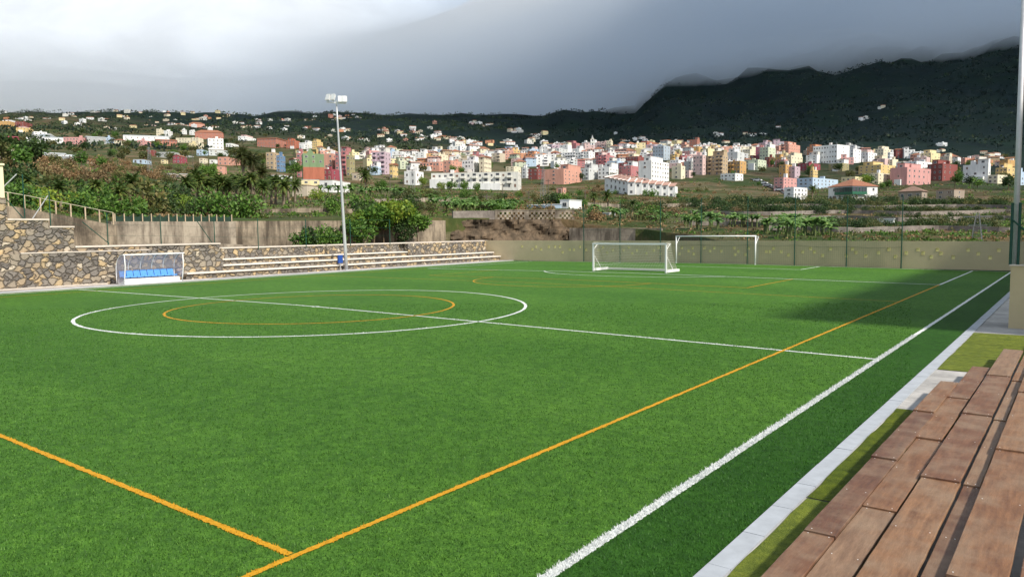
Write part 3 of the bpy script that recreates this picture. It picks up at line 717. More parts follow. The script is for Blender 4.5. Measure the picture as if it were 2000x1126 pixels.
for px in pxs:
    d0 = d_start(px); P = ter(px, d0); tm.v.append((P[0], P[1], -.3))     # the front edge drops to the ground behind the walls
    for k in range(ND):
        D = d0*(4100/d0)**(k/(ND-1)); tm.v.append(tuple(ter(px, D)))
for i in range(len(pxs)-1):
    for k in range(ND):
        a = i*(ND+1)+k; b = a+ND+1; tm.f.append((a, b, b+1, a+1)); tm.m.append(0)
def hill_mat():
    m = bpy.data.materials.new('hillside_cover'); t = NT(m); v = t.coord('Object')
    g = t.add('ShaderNodeNewGeometry'); sep = t.add('ShaderNodeSeparateXYZ'); t.link(g.outputs['Position'], sep.inputs[0])
    hmap = t.add('ShaderNodeMapRange'); hmap.inputs[1].default_value = 30; hmap.inputs[2].default_value = 120; 
    lat = t.add('ShaderNodeVectorMath', operation='DOT_PRODUCT'); lat.inputs[1].default_value = (math.cos(YAW), math.sin(YAW), 0); t.link(g.outputs['Position'], lat.inputs[0])
    lz = t.add('ShaderNodeMath', operation='MULTIPLY_ADD'); lz.inputs[1].default_value = .19; t.link(lat.outputs['Value'], lz.inputs[0]); t.link(sep.outputs[2], lz.inputs[2]); t.link(lz.outputs[0], hmap.inputs[0])
    f1 = t.noise(v, .011, 6, .65); f2 = t.noise(v, .06, 6, .7); f3 = t.noise(v, .45, 5, .7)
    # low land: dry brown terraces with scrub; high land: laurel and pine wood, cloud shade and haze put into the tone
    vt = t.coord('Object', (.012, .012, .22)); f4 = t.noise(vt, 1.0, 4, .6)
    low = t.ramp(f2, [(.36, (.030, .052, .016)), (.47, (.058, .072, .024)), (.55, (.125, .088, .050)), (.62, (.15, .095, .055)), (.72, (.050, .072, .024))])
    low = t.mix(t.ramp(f4, [(.48, (0,)*3), (.53, (.6,)*3), (.58, (0,)*3)]), low, (.24, .19, .135))
    low = t.mix(t.ramp(t.noise(v, .025, 5, .6), [(.45, (0,)*3), (.6, (.7,)*3)]), low, (.040, .070, .026))
    low = t.mix(.6, low, t.ramp(f3, [(.3, (.45, .47, .42)), (.7, (1.2, 1.15, 1.05))]), 'MULTIPLY')
    high = t.ramp(f2, [(.32, (.005, .011, .014)), (.50, (.009, .018, .020)), (.64, (.016, .026, .025)), (.76, (.034, .035, .032))])
    high = t.mix(t.ramp(f1, [(.42, (0,)*3), (.62, (.8,)*3)]), high, (.012, .026, .018))
    high = t.mix(.7, high, t.ramp(f3, [(.3, (.4, .45, .45)), (.7, (1.3, 1.25, 1.2))]), 'MULTIPLY')
    mixf = t.add('ShaderNodeMath', operation='ADD'); mm = t.add('ShaderNodeMath', operation='MULTIPLY_ADD'); mm.inputs[1].default_value = .9; mm.inputs[2].default_value = -.45
    t.link(f2, mm.inputs[0]); t.link(mm.outputs[0], mixf.inputs[0]); t.link(hmap.outputs[0], mixf.inputs[1]); mixf.use_clamp = True
    c = t.mix(mixf.outputs[0], low, high); t.color(c)
    t.bump(f2, .7, 3.0); t.b.inputs['Roughness'].default_value = .95; t.b.inputs['Specular IOR Level'].default_value = .05
    return m
to = structure(tm, 'hills', hill_mat())
to.data.polygons.foreach_set('use_smooth', [True]*len(to.data.polygons))

# ------------------------------------------------------------------ cloud: a real layer of cloud lying on the mountain
CB = 386.0
cm = MB(); cpx = list(np.arange(-900, 2901, 60)); NDc = 44; nA = len(cpx)
def cpos(px, D, z):
    u = (px-1000)/FPX; d = AX[2]+AX[0]*u; d = d/math.hypot(d[0], d[1]); dist = D*math.sqrt(1+u*u)
    return np.array([CAM[0]+d[0]*dist, CAM[1]+d[1]*dist, z])
def sm(a, b, x): x = max(0.0, min(1.0, (x-a)/(b-a))); return x*x*(3-2*x)
def cloud_sheet(thick, lift, ripple):
    cm = MB()
    for top in (0, 1):
        for px in cpx:
            q_ = sm(350, 1250, px); Dn = 1200-600*sm(700, 2000, px)
            for k in range(NDc+1):
                D = Dn*(5200/Dn)**(k/NDc); P = cpos(px, D, 0)
                n_ = mnoise.fractal(Vector((P[0]*.0020, P[1]*.0020, 2.2)), .8, 2.0, 6)
                fr = sm(Dn, Dn+1700-1200*sm(800, 1900, px), D)        # the bank thins out towards the sunny side
                z = CB-8+lift+(9+17*q_)*n_*fr if not top else CB+5+lift+fr*thick(px, q_)+ripple*n_*fr*fr
                cm.v.append((P[0], P[1], z))
    def cid(t, i, k): return t*nA*(NDc+1)+i*(NDc+1)+k
    for i in range(nA-1):
        for k in range(NDc):
            cm.f.append((cid(0, i, k), cid(0, i, k+1), cid(0, i+1, k+1), cid(0, i+1, k)))
            cm.f.append((cid(1, i, k), cid(1, i+1, k), cid(1, i+1, k+1), cid(1, i, k+1)))
    for k in range(NDc):
        cm.f.append((cid(0, 0, k), cid(1, 0, k), cid(1, 0, k+1), cid(0, 0, k+1))); cm.f.append((cid(0, nA-1, k), cid(0, nA-1, k+1), cid(1, nA-1, k+1), cid(1, nA-1, k)))
    for i in range(nA-1):
        cm.f.append((cid(0, i, 0), cid(0, i+1, 0), cid(1, i+1, 0), cid(1, i, 0))); cm.f.append((cid(0, i, NDc), cid(1, i, NDc), cid(1, i+1, NDc), cid(0, i+1, NDc)))
    cm.m = [0]*len(cm.f); return cm
def vol_mat(name, scat, absorb, dens_a):
    m = bpy.data.materials.new(name); m.use_nodes = True; t = m.node_tree; t.nodes.clear(); o_ = t.nodes.new('ShaderNodeOutputMaterial')
    if scat:
        pv = t.nodes.new('ShaderNodeVolumeScatter'); pv.inputs['Color'].default_value = (1, 1, 1, 1); pv.inputs['Density'].default_value = scat; pv.inputs['Anisotropy'].default_value = .55; t.links.new(pv.outputs[0], o_.inputs['Volume'])
    else:
        va = t.nodes.new('ShaderNodeVolumeAbsorption'); va.inputs['Color'].default_value = (*absorb, 1); va.inputs['Density'].default_value = dens_a; t.links.new(va.outputs[0], o_.inputs['Volume'])
    return m
tag(cloud_sheet(lambda px, q: 92+390*q, 0, 45).obj('cloud', vol_mat('cloud_vapour', .0046, None, 0)), kind='stuff')
# the heavy rain-bearing part of the same cloud, over the mountain
tag(cloud_sheet(lambda px, q: 1+330*sm(200, 1500, px), 3, 6).obj('rain_cloud', vol_mat('rain_cloud_vapour', None, (.26, .50, .76), .0014)), kind='stuff')
# ================================================================== WALLS BETWEEN THE PITCH AND THE PLANTATIONS
M_old = concrete_mat('stained_concrete', (.38, .31, .225), (.10, .078, .055), True)
M_old2 = concrete_mat('pale_old_concrete', (.42, .36, .28), (.15, .12, .09), True)
M_block = concrete_mat('grey_block', (.30, .265, .23), (.20, .17, .15), False)
M_rock = concrete_mat('brown_rock', (.17, .12, .075), (.07, .05, .03), False, .8)
M_postw = plain('weathered_post', (.48, .38, .26), .85, .2, 5)
def wall_line(name, pts, th, m, label, cat='wall', group=None, kind=None):
    """pts: (x, y, zbottom, ztop); a wall of thickness th going away from the camera, in one mesh"""
    b = MB(); n = len(pts); P = [Vector((p[0], p[1], 0)) for p in pts]
    cen = sum(P, Vector())/n
    for i, p in enumerate(pts):
        d = (P[min(i+1, n-1)]-P[max(i-1, 0)]).normalized(); nn = Vector((-d.y, d.x, 0))
        if nn.dot(Vector((P[i].x-CAM[0], P[i].y-CAM[1], 0))) < 0: nn = -nn
        q = P[i]+nn*th
        b.v += [(P[i].x, P[i].y, p[2]), (P[i].x, P[i].y, p[3]), (q.x, q.y, p[3]), (q.x, q.y, p[2])]
    for i in range(n-1):
        for k in range(4): a = i*4+k; c = i*4+(k+1) % 4; b.f.append((a, c, c+4, a+4)); b.m.append(0)
    b.f.append((0, 1, 2, 3)); b.m.append(0); e = (n-1)*4; b.f.append((e+3, e+2, e+1, e)); b.m.append(0)
    z0 = min(p[2] for p in pts); b.v = [(x-cen.x, y-cen.y, z-z0) for x, y, z in b.v]
    o = b.obj(name, m); o.location = (cen.x, cen.y, z0); return tag(o, label, cat, group, kind)
wall_line('retaining_wall', [(-36.4, -22, -.15, 7.2), (-36.4, 1.8, -.15, 5.45), (-36.4, 9.2, -.15, 4.05)], .5, M_old, 'sloping stained concrete retaining wall carrying a row of wooden posts')
wall_line('retaining_wall', [(-37.2, 9.0, -.15, 4.38), (-37.2, 20.6, -.15, 4.40)], .6, M_old2, 'pale stained concrete retaining wall below the sagging green netting')
wall_line('retaining_wall', [(-37.6, 20.6, -.15, 4.45), (-37.6, 50.5, -.15, 4.62)], .6, M_old, 'long brown streaked concrete retaining wall behind the row of young trees')
wall_line('low_wall', [(-31.5, 8.5, -.15, 2.55), (-31.5, 14, -.15, 2.55), (-31.8, 24, -.15, 1.9)], .3, M_old2, 'low pale concrete ramp wall just behind the stone stand')
wall_line('stone_terrace_wall', [tuple(at(480, 408, 92)[:2])+(3.6, at(480, 410, 92)[2]), tuple(at(600, 405, 94)[:2])+(3.6, at(600, 406, 94)[2]), tuple(at(695, 408, 98)[:2])+(3.6, at(695, 408, 98)[2])], .4, M_old, 'brown upper terrace wall topped by a line of thin pickets')
# rough rock face and the perforated block wall
P0, P1 = at(880, 430, 98.5), at(1118, 430, 107); rf = MB(); nu, nv = 70, 16
for j in range(nv+1):
    for i in range(nu+1):
        u, v = i/nu, j/nv; P = P0*(1-u)+P1*u; z = -.15+v*(4.75+.15)
        nrm = Vector((P[0]-CAM[0], P[1]-CAM[1], 0)).normalized()
        nz_ = mnoise.fractal(Vector((P[0]*.35, P[1]*.35, z*.5)), .9, 2, 5)
        off = -2.2*(1-v)+1.3*nz_
        rf.v.append((P[0]+nrm.x*off, P[1]+nrm.y*off, z+.12*nz_*(v < 1)))
for j in range(nv):
    for i in range(nu): a = j*(nu+1)+i; rf.f.append((a, a+1, a+nu+2, a+nu+1)); rf.m.append(0)
structure(rf, 'rock_face', M_rock)
a, b_ = at(885, 412, 100), at(966, 411, 104.5); wall_line('block_wall', [(a[0], a[1], 4.2, a[2]), (b_[0], b_[1], 4.2, b_[2])], .25, M_block, 'plain grey block wall standing left of the perforated parapet')
pa = empty('perforated_parapet', at(1044, 428, 106), 'pale parapet wall with rows of small diamond openings above the brown rock face', 'parapet')
a, b_ = at(967, 411, 104.6), at(1122, 411, 108); Lw = float(np.hypot(*(b_-a)[:2])); ang = math.atan2(b_[1]-a[1], b_[0]-a[0])
pa.location = (a[0], a[1], 4.2); pa.rotation_euler = (0, 0, ang); H_ = a[2]-4.2
nx = int(Lw/.32); pm = MB(); wx = Lw/nx
for i in range(nx):
    x0, x1 = i*wx, (i+1)*wx
    if i % 14 in (0, 13): pm.box(x0, x1, 0, .2, -.4, H_); continue
    pm.box(x0, x1, 0, .2, -.4, .55); pm.box(x0, x1, 0, .2, H_-.22, H_)
    for r in range(3):
        z = .55+r*(H_-.77)/3; hh = (H_-.77)/3
        if (i+r) % 2: pm.box(x0, x1, .004, .196, z, z+hh)
pm.obj('pierced_wall', M_old2, pa); pm = MB(); pm.box(-.05, Lw+.05, -.06, .26, H_, H_+.09); pm.obj('coping', M_old2, pa)
a, b_ = at(1112, 445, 103), at(1292, 446, 96); wall_line('retaining_wall', [(a[0], a[1], -.15, a[2]), (b_[0], b_[1], -.15, b_[2])], .5, M_old2, 'mottled grey concrete retaining wall seen over the tan wall left of the goals')
# post and rail fence on the sloping wall
pr = empty('post_and_rail_fence', (-36.4, 0, 5), 'row of wooden posts under a single pale rail running down the sloping concrete wall', 'rail fence')
pts = []
for y in np.linspace(-6, 9.0, 15):
    zb = np.interp(y, [-22, 1.8, 9.2], [7.2, 5.45, 4.05]); pts.append((-36.55, y, zb+1.0))
    t = MB(); t.box(-36.60, -36.51, y-.045, y+.045, zb-.1, zb+1.0+rnd.uniform(-.05, .05)); part(t, 'post', M_postw, pr)
t = MB(); t.tube(pts, .028, 5); part(t, 'rail', plain('pale_rail', (.50, .46, .34), .7), pr)
nf = empty('netting_fence', (-37.3, 15, 4.4), 'sagging dark green windbreak netting on short pale posts above the concrete wall', 'netting fence')
xs_ = np.linspace(9.6, 20.4, 15); M_dnet = plain('dark_green_netting', (.020, .045, .030), .9, .25, 4)
for y in xs_:
    t = MB(); t.box(-37.55, -37.48, y-.04, y+.04, 4.3, 5.05); part(t, 'post', M_postw, nf)
t = MB()
for a, b_ in zip(xs_[:-1], xs_[1:]):
    for s in range(4):
        u0, u1 = s/4, (s+1)/4; f = lambda u: 5.0-.22*math.sin(math.pi*u)
        t.quad((-37.6, a+(b_-a)*u0, 4.38), (-37.6, a+(b_-a)*u1, 4.38), (-37.6, a+(b_-a)*u1, f(u1)), (-37.6, a+(b_-a)*u0, f(u0)))
part(t, 'netting', M_dnet, nf)

# ================================================================== PLANTS
M_bark = plain('bark', (.16, .115, .075), .95, .3, 6); M_palmb = plain('palm_trunk', (.21, .165, .12), .95, .25, 7)
M_stalk = plain('green_stalk', (.12, .15, .05), .8, .2, 6)
LM = {
 'palm': leaf_mat('palm_leaf', (0.037, 0.074, 0.017), (0.086, 0.149, 0.033), (0.198, 0.206, 0.058)),
 'tall': leaf_mat('tall_palm_leaf', (.028, .045, .012), (.062, .085, .022), (.12, .095, .038)),
 'green': leaf_mat('tree_leaf', (0.042, 0.099, 0.017), (0.099, 0.206, 0.033), (0.173, 0.289, 0.059)),
 'lime': leaf_mat('lime_leaf', (0.116, 0.190, 0.020), (0.215, 0.314, 0.040), (0.330, 0.363, 0.066)),
 'dark': leaf_mat('dark_leaf', (0.020, 0.042, 0.015), (0.046, 0.086, 0.026), (0.083, 0.132, 0.040)),
 'olive': leaf_mat('olive_leaf', (0.058, 0.076, 0.025), (0.116, 0.132, 0.042), (0.198, 0.173, 0.074)),
 'dry': leaf_mat('dry_scrub', (0.124, 0.086, 0.042), (0.264, 0.173, 0.091), (0.413, 0.281, 0.157)),
 'dry2': leaf_mat('dry_scrub_green', (0.083, 0.086, 0.037), (0.157, 0.140, 0.059), (0.281, 0.215, 0.107)),
 'ban': leaf_mat('banana_leaf', (0.063, 0.140, 0.033), (0.124, 0.248, 0.059), (0.264, 0.380, 0.124)),
}
def rv(r): return Vector((r.gauss(0, 1), r.gauss(0, 1), r.gauss(0, 1))).normalized()
def leafquad(b, p, d, L, wd, r):
    u = d.cross(rv(r)).normalized()*wd; q = p+d*L*.55; e = p+d*L
    b.quad(p, q+u, e, q-u)
def crown_bm(seed, rx, rz, cz, nclump, nleaf, L, gaps=.25):
    r = random.Random(seed); b = MB(); cl = []
    for i in range(nclump):
        d = rv(r); d.z = d.z*.8+.15; k = r.uniform(.45, 1.0); cl.append((Vector((d.x*rx*k, d.y*rx*k, cz+d.z*rz*k)), r.uniform(.28, .5)*rx))
    for (c, cr) in cl:
        for j in range(nleaf):
            d = rv(r); p = c+d*cr*r.uniform(.5, 1.05)
            dd = (d*.7+rv(r)*.6+Vector((0, 0, -.15))).normalized(); leafquad(b, p, dd, L*r.uniform(.6, 1.3), L*.28, r)
    return b, cl
def make_tree(name, seed, h, rx, rz, lm, nclump=16, nleaf=60, L=.45, trunk=.14, bark=None):
    root = empty(name, (0, 0, 0)); b, cl = crown_bm(seed, rx, rz, h-rz*.9, nclump, nleaf, L); r = random.Random(seed+9)
    t = MB(); top = h-rz*1.1
    t.tube([(0, 0, -.4), (r.uniform(-.1, .1), r.uniform(-.1, .1), top*.5), (r.uniform(-.2, .2), r.uniform(-.2, .2), top)], [trunk, trunk*.8, trunk*.6], 7)
    for c, _ in cl[:7]: t.tube([(0, 0, top*.8), tuple(c*.5+Vector((0, 0, top*.45))), tuple(c)], [trunk*.5, trunk*.35, trunk*.15], 5)
    t.obj('trunk', bark or M_bark, root); b.obj('crown', lm, root); return root
def make_bush(name, seed, rx, rz, lm, nclump=12, nleaf=45, L=.35):
    root = empty(name, (0, 0, 0)); b, cl = crown_bm(seed, rx, rz, rz*.55, nclump, nleaf, L); t = MB()
    for c, _ in cl[:6]: t.tube([(0, 0, -.3), tuple(c*.5), tuple(c)], [.06, .04, .015], 4)
    t.obj('stem', M_bark, root); b.obj('foliage', lm, root); return root
def frond(b, base, az, el, L, droop, r, nseg=9, wl=.5, wd=.07):
    p = Vector(base); pts = [p.copy()]; e = el
    for i in range(nseg):
        d = Vector((math.cos(az)*math.cos(e), math.sin(az)*math.cos(e), math.sin(e))); p = p+d*(L/nseg); pts.append(p.copy()); e -= droop/nseg*(1+i/nseg)
    side = Vector((-math.sin(az), math.cos(az), 0))
    for i in range(1, nseg+1):
        d = (pts[i]-pts[i-1]).normalized(); w = wl*math.sin(math.pi*min(1, .18+.82*i/nseg)*.96+.05)
        for s in (-1, 1):
            for k in (.0, .5):
                a = pts[i-1]+(pts[i]-pts[i-1])*k; tip = a+(side*s*.8+d*.75+Vector((0, 0, -.45+r.uniform(-.15, .15)))).normalized()*w*r.uniform(.8, 1.15)
                b.tri(a-d*wd, a+d*wd, tip)
        b.quad(pts[i-1]-side*.025, pts[i-1]+side*.025, pts[i]+side*.015, pts[i]-side*.015)
def make_palm(name, seed, h, fl, nf, lm, tr=.18, skirt=8):
    root = empty(name, (0, 0, 0)); r = random.Random(seed); t = MB(); lean = Vector((r.uniform(-.25, .25), r.uniform(-.25, .25), 0))
    zs = np.linspace(0, 1, 7); t.tube([tuple(lean*z*z+Vector((0, 0, -.4+(h+.4)*z))) for z in zs], [tr*(1.25-.35*z)*(1+.06*(i % 2)) for i, z in enumerate(zs)], 8)
    t.obj('trunk', M_palmb, root, True); b = MB(); top = lean+Vector((0, 0, h))
    for i in range(nf):
        k = (i+.5)/nf; frond(b, top+Vector((0, 0, .15*(1-k))), i*2.399+r.uniform(-.3, .3), R(82-105*k+r.uniform(-8, 8)), fl*r.uniform(.8, 1.08), R(r.uniform(45, 85)), r, wl=fl*.24)
    b.obj('crown', lm, root)
    if skirt:
        s = MB()
        for i in range(skirt): frond(s, top-Vector((0, 0, .2)), r.uniform(0, 6.28), R(-50+r.uniform(-15, 15)), fl*.55, R(40), r, 6, fl*.15)
        s.obj('dead_fronds', LM['dry'], root)
    return root
def make_banana(name, seed, h, lm):
    root = empty(name, (0, 0, 0)); r = random.Random(seed); t = MB(); t.tube([(0, 0, -.3), (.03, 0, h*.5), (.0, .05, h*.62)], [.14, .11, .07], 6); t.obj('stem', M_stalk, root); b = MB()
    for i in range(9):
        az = i*2.4+r.uniform(-.4, .4); e = R(r.uniform(35, 85)); p = Vector((0, 0, h*.55)); L = h*r.uniform(.55, .75); side = Vector((-math.sin(az), math.cos(az), 0)); prev = None
        for s in range(7):
            d = Vector((math.cos(az)*math.cos(e), math.sin(az)*math.cos(e), math.sin(e))); w = .30*math.sin(math.pi*min(1, .15+.85*s/6))*h*.36+.01
            cur = (p+side*w+Vector((0, 0, -.25*w)), p.copy(), p-side*w+Vector((0, 0, -.25*w)))
            if prev: b.quad(prev[0], prev[1], cur[1], cur[0]); b.quad(prev[1], prev[2], cur[2], cur[1])
            prev = cur; p = p+d*(L/6); e -= R(r.uniform(12, 26))
    b.obj('leaves', lm, root); return root
class Kind:
    """a set of variants; the first placements use the originals, later ones are copies"""
    def __init__(s, protos): s.p = protos; s.used = [False]*len(protos); s.k = 0
    def put(s, P, sc, label, cat, group=None, rz=None, which=None):
        i = s.k % len(s.p) if which is None else which; s.k += 1; rz = rnd.uniform(0, 6.28) if rz is None else rz; P = [float(x) for x in P]
        if not s.used[i]: o = s.p[i]; s.used[i] = True; o.location = P; o.rotation_euler = (0, 0, rz); o.scale = (sc,)*3; o['label'] = label
        else: o = copy_tree(s.p[i], P, rz, sc, label)
        tag(o, label, cat, group)
        if group is None and 'group' in o: del o['group']
        return o
    def clean(s):
        for i, u in enumerate(s.used):
            if not u:
                for c in list(s.p[i].children): bpy.data.objects.remove(c)
                bpy.data.objects.remove(s.p[i])
def on_ter(px, py=None, D=None):
    D = find_D(px, py) if D is None else D; return ter(px, D)
K = {
 'tallpalm': Kind([make_palm('palm_tree', 20+i, h, fl, 60, LM['tall'], .30, 22) for i, (h, fl) in enumerate(((9.6, 4.1), (8.7, 4.0), (6.6, 3.6)))]),
 'palm': Kind([make_palm('palm_tree', 40+i, h, fl, 34, LM['palm'], .17, 8) for i, (h, fl) in enumerate(((3.0, 1.9), (2.6, 2.0), (3.4, 1.8)))]),
 'tree': Kind([make_tree('broadleaf_tree', 60+i, 5.2, 2.0, 1.7, LM[l], 18, 70, .42) for i, l in enumerate(('green', 'green', 'lime'))]),
 'sapling': Kind([make_tree('young_tree', 80+i, 4.3, 1.1, 1.3, LM[l], 12, 60, .34, .055, M_postw) for i, l in enumerate(('green', 'dark', 'green'))]),
 'bush': Kind([make_bush('bush', 100+i, 1.6, 1.3, LM[l], 14, 50, .36) for i, l in enumerate(('green', 'olive', 'dark', 'green'))]),
 'dbush': Kind([make_bush('shrub', 120+i, 1.7, 1.1, LM[l], 14, 44, .36) for i, l in enumerate(('dark', 'dark', 'olive'))]),
 'lime': Kind([make_bush('bush', 130+i, 1.6, 1.3, LM['lime'], 14, 50, .34) for i in range(2)]),
 'scrub': Kind([make_bush('scrub_bush', 140+i, 1.9, 1.1, LM[l], 14, 44, .40) for i, l in enumerate(('dry', 'dry', 'dry2', 'olive'))]),
 'ban': Kind([make_banana('banana_plant', 160+i, 2.5, LM['ban']) for i in range(3)]),
}
# tall palms
for i, (px, yt, sc, lb) in enumerate(((478, 281, 1.0, 'tallest shaggy palm standing above the palm row'), (496, 292, 1.0, 'second tallest shaggy palm, crown touching the tallest one'), (513, 318, 1.0, 'shorter shaggy palm at the right foot of the tall pair'), (524, 338, .78, 'small leaning palm at the right end of the tall clump'))):
    D = 150; P = ter(px, D); zt = at(px, yt, D)[2]; h = (10.2, 9.2, 7.0, 7.0)[i]; K['tallpalm'].put(P, (zt-P[2])/(h+2.4), lb, 'palm', 'clump of tall palms', which=min(i, 2))
K['tallpalm'].clean()
for i, px in enumerate(np.linspace(362, 578, 19)):
    D = rnd.uniform(112, 128); px += rnd.uniform(-4, 4); P = ter(px, D)
    K['palm'].put(P, rnd.uniform(.92, 1.2)*(1.0 if px > 470 else 1.1), 'small palm with grey trunk in the dark row below the tall palms', 'palm', 'row of small palms')
for px, D, sc, lb in ((263, 92, 1.1, 'lone palm with pale trunk rising over the bushes left of the palm row'), (195, 80, .8, 'spreading palm behind the post and rail fence'), (232, 76, .75, 'drooping palm at the low end of the post and rail fence'), (120, 76, .8, 'palm with ragged fronds among bushes behind the leaning brace'), (60, 70, .7, 'low palm close to the cream rendered block'), (715, 215, 1.6, 'dark upright palm right of the white low building'), (1188, 165, 1.1, 'palm beside the small white house'), (1162, 150, .8, 'low palm just right of the small white house'), (1586, 262, 1.3, 'palm left of the green balconied villa'), (1235, 150, .8, 'spreading palm right of the small grey hut')):
    K['palm'].put(ter(px, D), sc, lb, 'palm')
K['palm'].clean()
K['wtree'] = Kind([make_tree('broadleaf_tree', 360+i, 5.6, 1.45, 1.15, LM[l], 15, 60, .40, .10) for i, l in enumerate(('green', 'lime', 'green'))])
# broadleaf trees by the mast, on top of the retaining wall
for i, (px, D, sc) in enumerate(((693, 0, .85), (711, 0, .95), (731, 0, 1.10), (751, 0, 1.0), (770, 0, 1.18), (793, 0, 1.05), (817, 0, .95))):
    P = on_x(px, 460, -35.9+rnd.uniform(-.7, .7)); K['wtree'].put((P[0], P[1], -.1), sc, 'leafy green tree in the clump right of the floodlight mast', 'tree', 'clump of trees by the mast')
for i, (px, D, sc, lb) in enumerate(((905, 258, .8, 'wide green tree before the long cream terrace block'), (882, 250, .85, 'bushy tree at the left foot of the cream terrace block'), (862, 248, .7, 'small tree below the small white house of the terrace block'), (930, 262, .7, 'low tree before the middle of the terrace block'), (745, 215, .8, 'dark rounded tree right of the dark upright palm'), (826, 310, .9, 'dark round tree next to the white house by the pylon'), (575, 320, 1.5, 'dark feathery tree before the blue block'), (408, 200, 1.2, 'dark conifer-like tree left of the tall palms'), (1690, 345, 1.1, 'dark tree before the yellow houses'), (1865, 335, 1.4, 'dark round tree before the dark red block'), (1683, 300, .8, 'small pine by the white end of the villa'))):
    K['tree'].put(ter(px, D), sc, lb, 'tree')
K['tree'].clean()
for i, px in enumerate((588, 604, 620, 637, 651, 664, 712, 786)):
    P = on_x(px, 460, -34.2+rnd.uniform(-.6, .6)); K['sapling'].put((P[0], P[1], -.1 if px < 690 else -.2), rnd.uniform(.78, .98) if px < 690 else rnd.uniform(.95, 1.08), 'young thin stemmed tree in the row before the streaked concrete wall', 'tree', 'row of young trees')
K['sapling'].clean(); K['wtree'].clean()

# plantation bushes left
for px, D, sc, k, lb in ((35, 68, 1.1, 'bush', 'olive bush rising beside the cream rendered block'), (85, 72, 1.0, 'lime', 'bright bush behind the upper end of the rail fence'), (110, 84, 1.5, 'bush', 'broad dark bush above the rail fence'), (150, 74, .9, 'lime', 'yellow green bush behind the middle of the rail fence'), (165, 90, 1.5, 'bush', 'tall bush over the middle of the rail fence'), (215, 86, 1.4, 'bush', 'bush between the two palms over the rail fence'), (245, 74, 1.1, 'bush', 'thick bush at the end of the sloping wall'), (285, 78, 1.6, 'bush', 'tall leafy bush above the sagging netting'), (303, 84, 1.3, 'bush', 'leafy bush at the right of the tall bush over the netting'), (335, 105, 1.6, 'dbush', 'large dark rounded bush left of the palm row'), (357, 92, 1.0, 'lime', 'yellow green bush in front of the palm row'), (385, 84, 1.1, 'dbush', 'dark bush over the left part of the pale wall'), (412, 82, 1.2, 'bush', 'wide bush below the palm row'), (440, 84, 1.1, 'dbush', 'flat dark bush at mid palm row'), (465, 80, 1.35, 'bush', 'bright rounded bush above the wall corner'), (490, 84, 1.0, 'bush', 'low bush next to the wall corner'), (616, 150, .9, 'lime', 'small round bush beside the beige ruin'), (20, 110, 1.8, 'bush', 'bush at the far left edge behind the rendered block'), (55, 100, 1.6, 'dbush', 'dark bush on the slope above the rendered block')):
    K[k].put(ter(px, max(D, d_start(px)+1)), sc, lb, 'bush')
K['lime'].clean()
for i in range(70):
    px = rnd.uniform(0, 420); py = rnd.uniform(312, 362); D = find_D(px, py)
    if px > 250 and py < 330: continue
    K['scrub'].put(ter(px, D), rnd.uniform(.7, 1.5), 'dry brown scrub bush on the rough slope above the plantation', 'scrub bush', 'dry scrub on the slope')
for i in range(46):
    px = rnd.uniform(20, 330); D = rnd.uniform(72, 125); K['bush'].put(ter(px, D), rnd.uniform(.5, 1.1), 'green bush in the tangled plantation behind the rail fence', 'bush', 'bushes of the plantation')
for i in range(60):
    px = rnd.uniform(640, 1330); py = rnd.uniform(378, 424); D = max(find_D(px, py), d_start(px)+2)
    if 1020 < px < 1150 and D < 155: D = 170
    K['bush'].put(ter(px, D), rnd.uniform(.35, .95)*(1+.002*D), 'scattered green bush on the fields between the walls and the town', 'bush', 'bushes on the fields')
for i in range(70):
    px = rnd.uniform(1000, 1480); py = rnd.uniform(362, 432); D = find_D(px, py); K['scrub'].put(ter(px, D), rnd.uniform(.4, 1.0), 'dry bush on the bare brown slope below the town', 'scrub bush', 'dry bushes below the town')
K['bush'].clean(); K['scrub'].clean()
# banana rows
for i in range(75):
    px = rnd.uniform(835, 1010); D = rnd.uniform(112, 150); K['ban'].put(ter(px, D), rnd.uniform(.65, .95), 'banana plant in the plot above the perforated parapet', 'banana plant', 'banana plot above the parapet')
for i in range(36):
    px = rnd.uniform(620, 790); D = rnd.uniform(170, 215); K['ban'].put(ter(px, D), rnd.uniform(.9, 1.3), 'banana plant in the plot under the low white building', 'banana plant', 'banana plot under the white building')
for i in range(90):
    px = rnd.uniform(1335, 1625); D = rnd.uniform(76, 112) if px > 1480 else rnd.uniform(100, 128); K['ban'].put(ter(px, D), rnd.uniform(.6, 1.0), 'banana plant in the field behind the far goal', 'banana plant', 'banana field behind the goal')
for i in range(26):
    px = rnd.uniform(1150, 1345); D = rnd.uniform(112, 140); K['ban'].put(ter(px, D), rnd.uniform(.6, .95), 'banana plant between the small grey hut and the field wall', 'banana plant', 'banana plants by the hut')
K['ban'].clean()
# terraces on the right: dry stone walls and rows of dark shrubs
TW = [(1480, 1990, 407, 'dry stone terrace wall, uppermost of the shrub terraces'), (1350, 1990, 418, 'dry stone terrace wall, second from the top of the shrub terraces'), (1335, 1990, 431, 'dry stone terrace wall passing behind the green windbreak'), (1500, 1990, 452, 'dry stone terrace wall just above the tan end wall'), (1350, 1520, 442, 'low field wall above the banana field'), (640, 880, 396, 'pale field wall between bananas and trees'), (1140, 1420, 404, 'pale curving road wall below the white terraced houses')]
for a, b_, py, lb in TW:
    pts = []
    for px in np.linspace(a, b_, 26):
        y = py+2.0*math.sin(px*.02+py); D = find_D(px, y); P = ter(px, D); pts.append((P[0], P[1], P[2]-.6, P[2]+.75*(D/130)**.4+.12*mnoise.noise(Vector((px*.1, py, 0)))))
    wall_line('terrace_wall', pts, .4, M_block if py not in (396, 404) else M_old2, lb, 'terrace wall')
